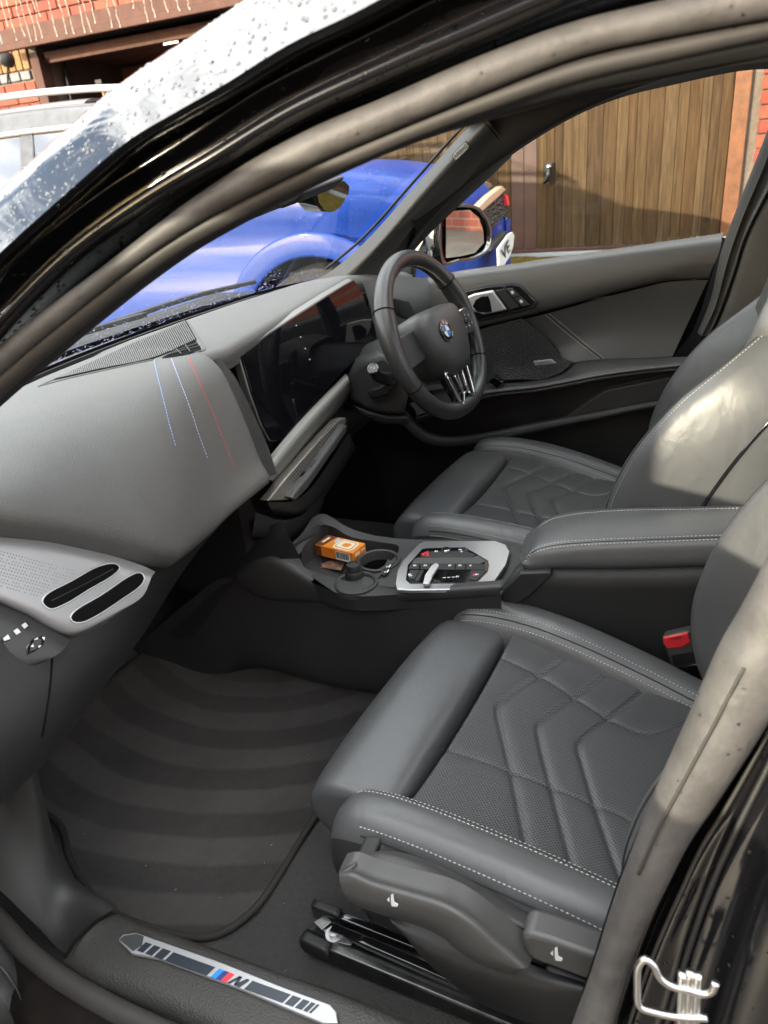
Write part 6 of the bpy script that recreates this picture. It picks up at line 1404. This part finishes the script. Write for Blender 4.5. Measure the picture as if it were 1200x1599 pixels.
# hanging strands of unlit icicle lights
il = thing('icicle_lights', (WX-.2, 3.6, 2.8), 'row of unlit white icicle light strands hanging over the open garage', 'string lights')
M['wire'] = mat('white_wire', (.72, .66, .55), .5)
strands = [(12, 40), (26, 62), (38, 55), (48, 64), (58, 62), (66, 58), (62, 25), (90, 56), (105, 52), (116, 52), (134, 50), (142, 49), (150, 35), (176, 42), (188, 42), (210, 12), (232, 33), (243, 26), (262, 18), (280, 16), (296, 14)]
for i, (u, v) in enumerate(strands):
    p0 = U(u-v*.26-4, -18, x=WX-.13 if v < 30 else WX-.20); pts = []; nn_ = 7
    for k in range(nn_):
        t = k/(nn_-1); pts.append(U((u-(v+18)*.26)*(1-t)+u*t+rng.normal()*.7, -18*(1-t)+v*t, x=WX-.235))
    stq = sweep('light_strand', pts, circ(.0015, 5), M['wire'], il, n=16)
    lathe('bulb', [(.0, -.006), (.003, -.004), (.003, .003), (0, .008)], pts[-1], (0, 0, 1), M['wire'], stq, 8)
    sweep('feed_wire', [(WX-.235, 2.6, 2.86), (WX-.235, 3.6, 2.84), (WX-.235, 4.6, 2.86), (WX-.2, 5.4, 2.84)], circ(.006, 6), M['wire'], il, n=20)
# ---- the closed wooden garage door
wd = thing('garage_door', (WX, .5, .66), 'closed weathered timber garage door of vertical boards with a black handle', 'garage door', 'garage doors of the brick block')
woods = []
for k, c in enumerate(((.062, .037, .018), (.070, .043, .021), (.054, .033, .017), (.064, .037, .017), (.078, .050, .026))):
    m_ = mat('weathered_board', c, .8, spec=.12); nt = m_.node_tree; lk = nt.links; b = nt.nodes['Principled BSDF']
    tcn = nt.nodes.new('ShaderNodeTexCoord'); mpn = nt.nodes.new('ShaderNodeMapping'); mpn.inputs['Scale'].default_value = (14, 22, 1.1); lk.new(tcn.outputs['Object'], mpn.inputs[0]); mpn.inputs['Location'].default_value = (k*3.1, k*1.7, 0)
    oi = nt.nodes.new('ShaderNodeObjectInfo'); vm = nt.nodes.new('ShaderNodeVectorMath'); vm.operation = 'ADD'; lk.new(mpn.outputs[0], vm.inputs[0]); cmx = nt.nodes.new('ShaderNodeCombineXYZ'); lk.new(math_n(nt, 'MULTIPLY', oi.outputs['Random'], 40.), cmx.inputs[0]); lk.new(math_n(nt, 'MULTIPLY', oi.outputs['Random'], 17.), cmx.inputs[2]); lk.new(cmx.outputs[0], vm.inputs[1])
    t1 = nt.nodes.new('ShaderNodeTexNoise'); t1.inputs['Scale'].default_value = 3.2; t1.inputs['Detail'].default_value = 8; t1.inputs['Roughness'].default_value = .7; t1.inputs['Distortion'].default_value = .6; lk.new(vm.outputs[0], t1.inputs['Vector'])
    rmp = nt.nodes.new('ShaderNodeValToRGB'); e_ = rmp.color_ramp.elements; e_[0].position = .28; e_[0].color = (c[0]*.38, c[1]*.36, c[2]*.36, 1); e_[1].position = .75; e_[1].color = (c[0]*1.75, c[1]*1.75, c[2]*1.7, 1); x_ = e_.new(.52); x_.color = (*c, 1)
    lk.new(t1.outputs[0], rmp.inputs[0]); lk.new(rmp.outputs[0], b.inputs['Base Color']); bu = nt.nodes.new('ShaderNodeBump'); bu.inputs['Strength'].default_value = .5; bu.inputs['Distance'].default_value = .003; lk.new(t1.outputs[0], bu.inputs['Height']); lk.new(bu.outputs[0], b.inputs['Normal'])
    woods.append(m_)
RW = mat('red_brown_board', (.066, .030, .019), .6, var=.35, vscale=6)
box('door_backing', (WX+.09, .58, 1.7), (.02, 2.4, 2.1), M['black'], wd, bev=0)
y = -.555; bmain = None
while y < 1.74:
    w = .048+.045*rng.random(); mt = woods[int(rng.integers(5))] if not (.60 < y+.05 < .74) else RW
    o = box('board', (0, 0, 0), (.022, w-.0016, 2.08), mt, wd, bev=.0025, seg=1)
    o.location = -Vector(wd.location)+Vector((WX+.035+rng.normal()*.0012, y+w/2, .62+1.04)); y += w
box('frame_post', (WX+.005, -.60, 1.7), (.06, .085, 2.1), mat('orange_frame_wood', (.14, .05, .016), .6, var=.35, vscale=14, bump=.5, bscale=40, bdist=.003), wd, bev=.004)
box('bottom_rail', (WX+.03, .58, .607), (.05, 2.28, .022), M['brownpaint'], wd, bev=.003)
hc = U(857, 268, x=WX); hb = prism('handle_plate', [hc+np.array([0, a, b]) for a, b in ((-.024, .055), (.024, .055), (.024, -.055), (-.024, -.055))], (-.010, 0, 0), M['black'], wd, bev=.002)
sweep('door_handle', [hc+np.array([-.01, -.006, .02]), hc+np.array([-.035, -.004, .0]), hc+np.array([-.04, 0, -.04]), hc+np.array([-.035, .022, -.062])], circ(.013, 10), M['gloss'], hb, n=12)
lathe('lock_barrel', [(.012, 0), (.012, .012), (.009, .014), (0, .014)], hc+np.array([-.010, -.004, .028]), (-1, 0, 0), M['chrome'], hb, 16)
# ---- the blue car parked alongside, nose towards the rear of ours
bc_ = thing('parked_car', (2.35, 2.2, .25), 'bright blue wet estate car with roof rails parked alongside the driver door', 'car')
M['bluepaint'] = mat('blue_metallic_paint', (.006, .034, .215), .50, metal=0, spec=.2, coat=.25, var=.12, vscale=30)
M['bluepaint'].node_tree.nodes['Principled BSDF'].inputs['Coat Roughness'].default_value = .06
M['tinted'] = mat('tinted_wet_glass', (.05, .055, .06), .06, spec=1, coat=1)
M['tinted'].node_tree.nodes['Principled BSDF'].inputs['IOR'].default_value = 2.0
bx0, bx1 = 1.52, 2.98; mxx = (bx0+bx1)/2
def zb(y): return float(np.interp(y, [.33, .36, .40, .48, .7, 1.0, 1.4, 2.2, 3.2, 4.2, 4.75], [.96, 1.03, 1.09, 1.150, 1.212, 1.25, 1.272, 1.275, 1.27, 1.26, 1.22]))
ys_b = np.r_[.33, .335, .345, .36, .38, .41, .45, np.linspace(.5, 4.6, 50), 4.7, 4.76]
def sec(y):
    z = zb(y); n_ = float(np.interp(y, [.33, .345, .38, .45, .55, .7, .85], [.80, .66, .48, .30, .17, .06, 0]))     # the nose rounds in plan
    k = np.clip((.88-n_)/.88, 0, 1)
    L = [(bx0+.06*k+n_, .40), (bx0+.01*k+n_, .52), (bx0+n_, .72), (bx0+.015*k+n_, .88), (bx0+.05*k+n_, min(.98, z-.05)), (bx0+.03*k+n_, z-.04-.06*k), (bx0+.09*k+n_, z-.02), (bx0+.22*k+n_, z+.015*k), (mxx, z+.02*k)]
    fr2 = .40*float(np.clip((1.5-y)/1.2, 0, 1))
    R_ = [(max(mxx+.01, 2*mxx-a-fr2), b-.2*fr2) for a, b in L[::-1][1:]]
    return [(a, y, b) for a, b in L+R_]
Gb_ = grid([sec(y) for y in ys_b], 60, 100)
# front wheel opening: pull the metal inward round the arch
aY, aZ, aR = .93, .60, .385
body = sheet('body', Gb_, M['bluepaint'], bc_)
bm = bmesh.new(); bm.from_mesh(body.data)
dl = [f for f in bm.faces if all((v.co.y-aY)**2+(v.co.z-aZ)**2 < (aR-.01)**2 and v.co.x < 1.75 for v in f.verts)]
bmesh.ops.delete(bm, geom=dl, context='FACES'); bm.to_mesh(body.data); bm.free()
arch = [(bx0-.004, aY+aR*1.0*math.cos(t), aZ+aR*math.sin(t)) for t in np.linspace(-.2, math.pi+.2, 30)]
sweep('arch_lip', arch, rect(.09, .022, .4), M['bluepaint'], bc_, up=(1, 0, 0), n=40)
sheet('wheel_well', np.array([[(x, aY+aR*math.cos(t), aZ+aR*math.sin(t)) for t in np.linspace(-.3, math.pi+.3, 24)] for x in (bx0+.01, 1.85)]), M['black'], bc_)
box('wheel_well_back', (1.85, aY, .62), (.02, .8, .8), M['black'], bc_, bev=0)
def wheel_at(y):
    w = lathe('wheel', [(.20, -.09), (.325, -.10), (.343, -.07), (.345, .05), (.33, .10), (.25, .115), (.235, .10)], (bx0+.15, y, gz(bx0)+.10+.345), (-1, 0, 0), mat('tyre_rubber', (.022, .022, .021), .8, bump=.6, bscale=80, bdist=.004, var=.3, vscale=30), bc_, 48)
    lathe('rim', [(.235, .10), (.225, .08), (.06, .06), (.05, .075), (0, .078)], (bx0+.15, y, gz(bx0)+.10+.345), (-1, 0, 0), M['steel'], w, 40)
wheel_at(aY); wheel_at(3.75)
# front face: bumper, grille, plate
gU = lambda pts, off=0: UU(pts, n=nrm((-.25, -1, .12)), p=np.array((2.30, .265-off, .98)))
pg_ = lambda nm, pts, mt, off=0, d=(.0, .03, 0), bev=.004: prism(nm, gU(pts, off), d, mt, bc_, bev=bev)
M['grille'] = mat('wet_grille', (.014, .013, .012), .25, bump=1, bscale=90, bdist=.01, var=.6, vscale=60, kind='voronoi')
pg_('kidney_grille', [(752, 330), (776, 308), (790, 297), (794, 312), (795, 330), (782, 345), (768, 358), (758, 352)], M['grille'])
pg_('grille_surround', [(747, 323), (764, 306), (785, 290), (791, 296), (776, 311), (752, 332)], mat('wet_bright_trim', (.55, .42, .30), .3, .5), .01)
pg_('headlight_tail', [(790, 303), (794, 306), (796, 320), (793, 321)], M['red'], .012, bev=.001)
pg_('lower_intake', [(768, 383), (792, 360), (794, 364), (790, 372), (768, 393)], M['black'], .012)
npl = pg_('number_plate', [(779, 388), (795, 366), (801, 362), (804, 368), (802, 385), (797, 400), (789, 413), (780, 420)], mat('wet_white_plate', (.45, .44, .42), .5), .03, d=(0, .01, 0), bev=.002)
nn2 = nrm((-.25, -1, .12)); o_ = gU([(791, 392)], .0325)[0]; text('plate_lettering', 'VE', o_, gU([(799, 378)], .0325)[0]-gU([(784, 401)], .0325)[0], (0, 0, 1), .075, M['black'], npl, bold=.001)
lathe('bonnet_badge', [(.04, 0), (.04, .004), (.03, .006), (0, .006)], U(756, 287, x=2.40), (-.1, -.5, 1), M['chrome'], bc_, 24)
# greenhouse
gp_ = lambda a, b: (a, b)
ph = [(1.02, 1.262), (1.35, 1.40), (1.66, 1.545), (1.95, 1.60), (2.6, 1.625), (3.4, 1.60), (4.1, 1.50), (4.5, 1.25)]
rows = []
for k, (y, z) in enumerate(ph):
    t = (z-1.26)/.36; xi = bx0+.10+.17*t
    rows.append([(xi, y, z-.04 if 0 < k < 7 else z-.01), (xi+.05, y, z-.005), (xi+.20, y, z+.012), (mxx, y, z+.03), (2*mxx-xi-.2, y, z+.012), (2*mxx-xi-.05, y, z-.005), (2*mxx-xi, y, z-.04)])
Gr = grid(rows, 40, 60)
M['wetdark'] = mat('wet_dark_grey_paint', (.055, .058, .064), .40, metal=.2, coat=.3, bump=.4, bscale=60, bdist=.002, var=.3, vscale=20)
roofb = sheet('roof', Gr[int(60*.33):], M['wetdark'], bc_)
sheet('windscreen', Gr[:int(60*.33)+1, 2:-2], M['glass'], bc_)
# side: cant rail, window glass, pillars, chrome strip
sx_ = lambda z: bx0+.08+.20*(z-1.27)/.36
cant0 = [(sx_(b)-.01, a, b) for a, b in ((1.25, 1.36), (1.66, 1.525), (2.0, 1.575), (2.6, 1.60), (3.4, 1.575), (4.2, 1.46))]
cant1 = [(sx_(b)-.02, a, b) for a, b in ((1.22, 1.31), (1.64, 1.465), (1.95, 1.50), (2.6, 1.515), (3.4, 1.49), (4.15, 1.40))]
sheet('cant_rail', grid([[(a+.05, b, c+.012) for a, b, c in cant0], cant0, cant1], 50, 10), M['wetdark'], bc_)
sweep('window_strip', [(a-.004, b, c-.006) for a, b, c in cant1], rect(.02, .02, .4), M['brushed'], bc_, n=40)
sheet('side_glass', grid([[(a+.004, b, c-.01) for a, b, c in cant1], [(bx0+.085, y, 1.27) for y in (1.15, 1.64, 1.95, 2.6, 3.4, 4.3)]], 50, 6), M['tinted'], bc_)
sheet('cabin_dark', grid([[(bx0+.35, 1.3, 1.2), (bx0+.35, 4.2, 1.2)], [(bx0+.45, 1.7, 1.5), (bx0+.45, 4.0, 1.5)]], 6, 4), M['leather'], bc_)
for y in (2.36, 3.3): prism('side_pillar', [(sx_(1.5)-.012, y, 1.505), (sx_(1.5)-.012, y+.08, 1.503), (bx0+.070, y+.04, 1.27), (bx0+.070, y-.05, 1.27)], (.03, 0, 0), M['wetdark'], bc_, bev=.004)
for s in (0, 1):
    xr = bx0+.27 if s == 0 else bx1-.27
    sweep('roof_rail', [(xr, 1.62, 1.555), (xr, 1.70, 1.60), (xr, 1.95, 1.635), (xr, 2.6, 1.665), (xr, 3.4, 1.645), (xr, 4.0, 1.59)], rect(.03, .028, .4), M['brushed'], bc_, n=50)
prism('door_mirror', [(1.40, 1.45, 1.28), (1.40, 1.28, 1.28), (1.41, 1.26, 1.38), (1.41, 1.42, 1.40)], (.14, 0, 0), M['bluepaint'], bc_, bev=.02, seg=3)
# ---- unseen house added behind the viewer to block low sky and darken reflections
added_house = thing('house', (-8.2, -5.5, 0), 'unseen two storey brick house added across the drive to darken the paint reflections', 'building')
box('wall', (-8.2, -5.5, 2.7), (.6, 15.6, 5.4), M['brickfar'], added_house, bev=0)
prism('roof', [(-7.6, -13.5, 5.4), (-7.6, 2.4, 5.4), (-10.5, 2.4, 7.6), (-10.5, -13.5, 7.6)], (0, 0, .12), mat('roof_tile', (.07, .045, .04), .8), added_house, bev=0)
for yy in (-11, -7.5, -4, -.5):
    for zz in (1.5, 4.1):
        wfr = box('window', (-7.88, yy, zz), (.10, 1.5, 1.15), M['white'], added_house, bev=.01)
        for s in (-1, 1): box('pane', (-7.82, yy+s*.37, zz), (.02, .66, 1.0), M['tinted'], wfr, bev=0)
        box('sill', (-7.86, yy, zz-.62), (.2, 1.6, .08), M['white'], wfr, bev=.01)
# ---- lint and grit on the near carpet and sill
lt = []
for i in range(90):
    x_, y_ = -.72+.62*rng.random(), -.15+.75*rng.random(); p = np.array([x_, y_, .2745 if y_ < .5 else .29]); d_ = np.array([rng.normal(), rng.normal(), 0])*.0012
    lt.append(bar(p-d_, p+d_, .0006, .0006, (0, 0, 1)))
tag(join('lint', lt, mat('lint', (.35, .33, .30), .9), mat_t), kind='stuff')
# ---- unseen wall added by the drive to shade part of the cabin
sun_block = thing('sun_block_wall', (-3.0, 2.1, 0), 'unseen short brick wall with a stone cap, added to block the low sun', 'wall')
box('wall_face', (-3.0, 2.1, 1.15), (.34, 1.5, 2.3), M['brickfar'], sun_block, bev=0); box('cap', (-3.0, 2.1, 2.34), (.44, 1.6, .08), mat('stone_cap', (.3, .28, .25), .8), sun_block, bev=.01)
# ---- rain: drops on the roof skin and in the door rabbet, fringe along the windscreen
def drops(nm, src, n, rmin, rmax, par, sel=None, mt='water', flat_=.55):
    me = src.data; me.calc_loop_triangles() if hasattr(me, 'calc_loop_triangles') else None
    T = [(np.array(me.vertices[a].co), np.array(me.vertices[b].co), np.array(me.vertices[c].co)) for a, b, c in (t.vertices for t in me.loop_triangles)]
    ar = np.array([np.linalg.norm(np.cross(b-a, c-a)) for a, b, c in T]); 
    if sel: ar = ar*np.array([sel((a+b+c)/3) for a, b, c in T])
    ar = ar/ar.sum(); pr_ = []
    for i in rng.choice(len(T), n, p=ar):
        a, b, c = T[i]; u_, v_ = rng.random(2)
        if u_+v_ > 1: u_, v_ = 1-u_, 1-v_
        p = a+(b-a)*u_+(c-a)*v_; nn = np.cross(b-a, c-a); nn /= np.linalg.norm(nn)+1e-12
        if nn @ (CAM-p) < 0: nn = -nn
        t_ = nrm(np.cross(nn, (.3, .8, .1))); s_ = np.cross(nn, t_); r = rmin+(rmax-rmin)*rng.random()**2.2; V = [p+nn*r*flat_]; fs = []
        for q_, (rr_, hh) in enumerate(((.55, .82), (.9, .42), (1, -.05))):
            for k in range(7): an = 2*math.pi*k/7; V.append(p+r*rr_*(math.cos(an)*t_+math.sin(an)*s_)+nn*r*flat_*hh)
        for k in range(7):
            k2 = (k+1) % 7; fs.append((0, 1+k, 1+k2)); fs.append((1+k, 8+k, 8+k2, 1+k2)); fs.append((8+k, 15+k, 15+k2, 8+k2))
        pr_.append((V, fs))
    return tag(join(nm, pr_, M[mt], par, smooth=True), kind='stuff')
M['drop'] = mat('rain_drop', (.30, .30, .30), .03, spec=.8)
b = M['drop'].node_tree.nodes['Principled BSDF']; b.inputs['Transmission Weight'].default_value = 1; b.inputs['Base Color'].default_value = (.95, .95, .95, 1); b.inputs['IOR'].default_value = 1.33
drops('raindrops', roof, 5600, .0004, .0020, car, mt='drop')
for o in list(bpy.data.objects):
    if o.name.startswith('door_seal'): drops('raindrops', o, 160, .0005, .0013, car, mt='drop')
drops('raindrops', rab, 900, .0006, .0024, car, mt='drop')
for o in list(bpy.data.objects):
    if o.name.startswith('pillar_panel'): drops('raindrops', o, 600, .0006, .0024, car, mt='drop')
drops('raindrops', ws, 2600, .0006, .0022, car, sel=lambda p: math.exp(-max(0, (p[2]-.985))/.020)+.05, mt='drop', flat_=.7)
drops('raindrops', mh, 160, .0008, .002, dd, mt='drop')
# ------------------------------------------------------------------ tidy: everything fixed to the car hangs from the car
for o in bpy.data.objects:
    if '_w' in o: del o['_w']
bpy.context.view_layer.update()
def put(o, par):
    w = o.matrix_world.copy(); pw = par.matrix_world.copy(); o.parent = par; o.matrix_parent_inverse = Matrix.Identity(4); o.matrix_basis = pw.inverted() @ w
for o, nm, lab in ((dash, 'dashboard', None), (con, 'centre_console', None), (wheel, 'steering_wheel', None), (seat, 'seat', 'near leather seat with the red buckle beside it'), (dseat, 'seat', 'far leather seat behind the steering wheel'), (dd, 'door', 'closed far door with silver handle'), (od, 'door', 'near door swung wide open'), (rv, 'rear_view_mirror', None)):
    put(o, car); o.name = nm
    for k in ('category', 'group', 'label'):
        if k in o: del o[k]
    if lab: o['label'] = lab
bpy.context.view_layer.update()
# no fourth level: what hangs deeper than a sub-part moves up beside it
for part in list(car.children):
    for subp in list(part.children):
        for deep in list(subp.children_recursive): put(deep, part)
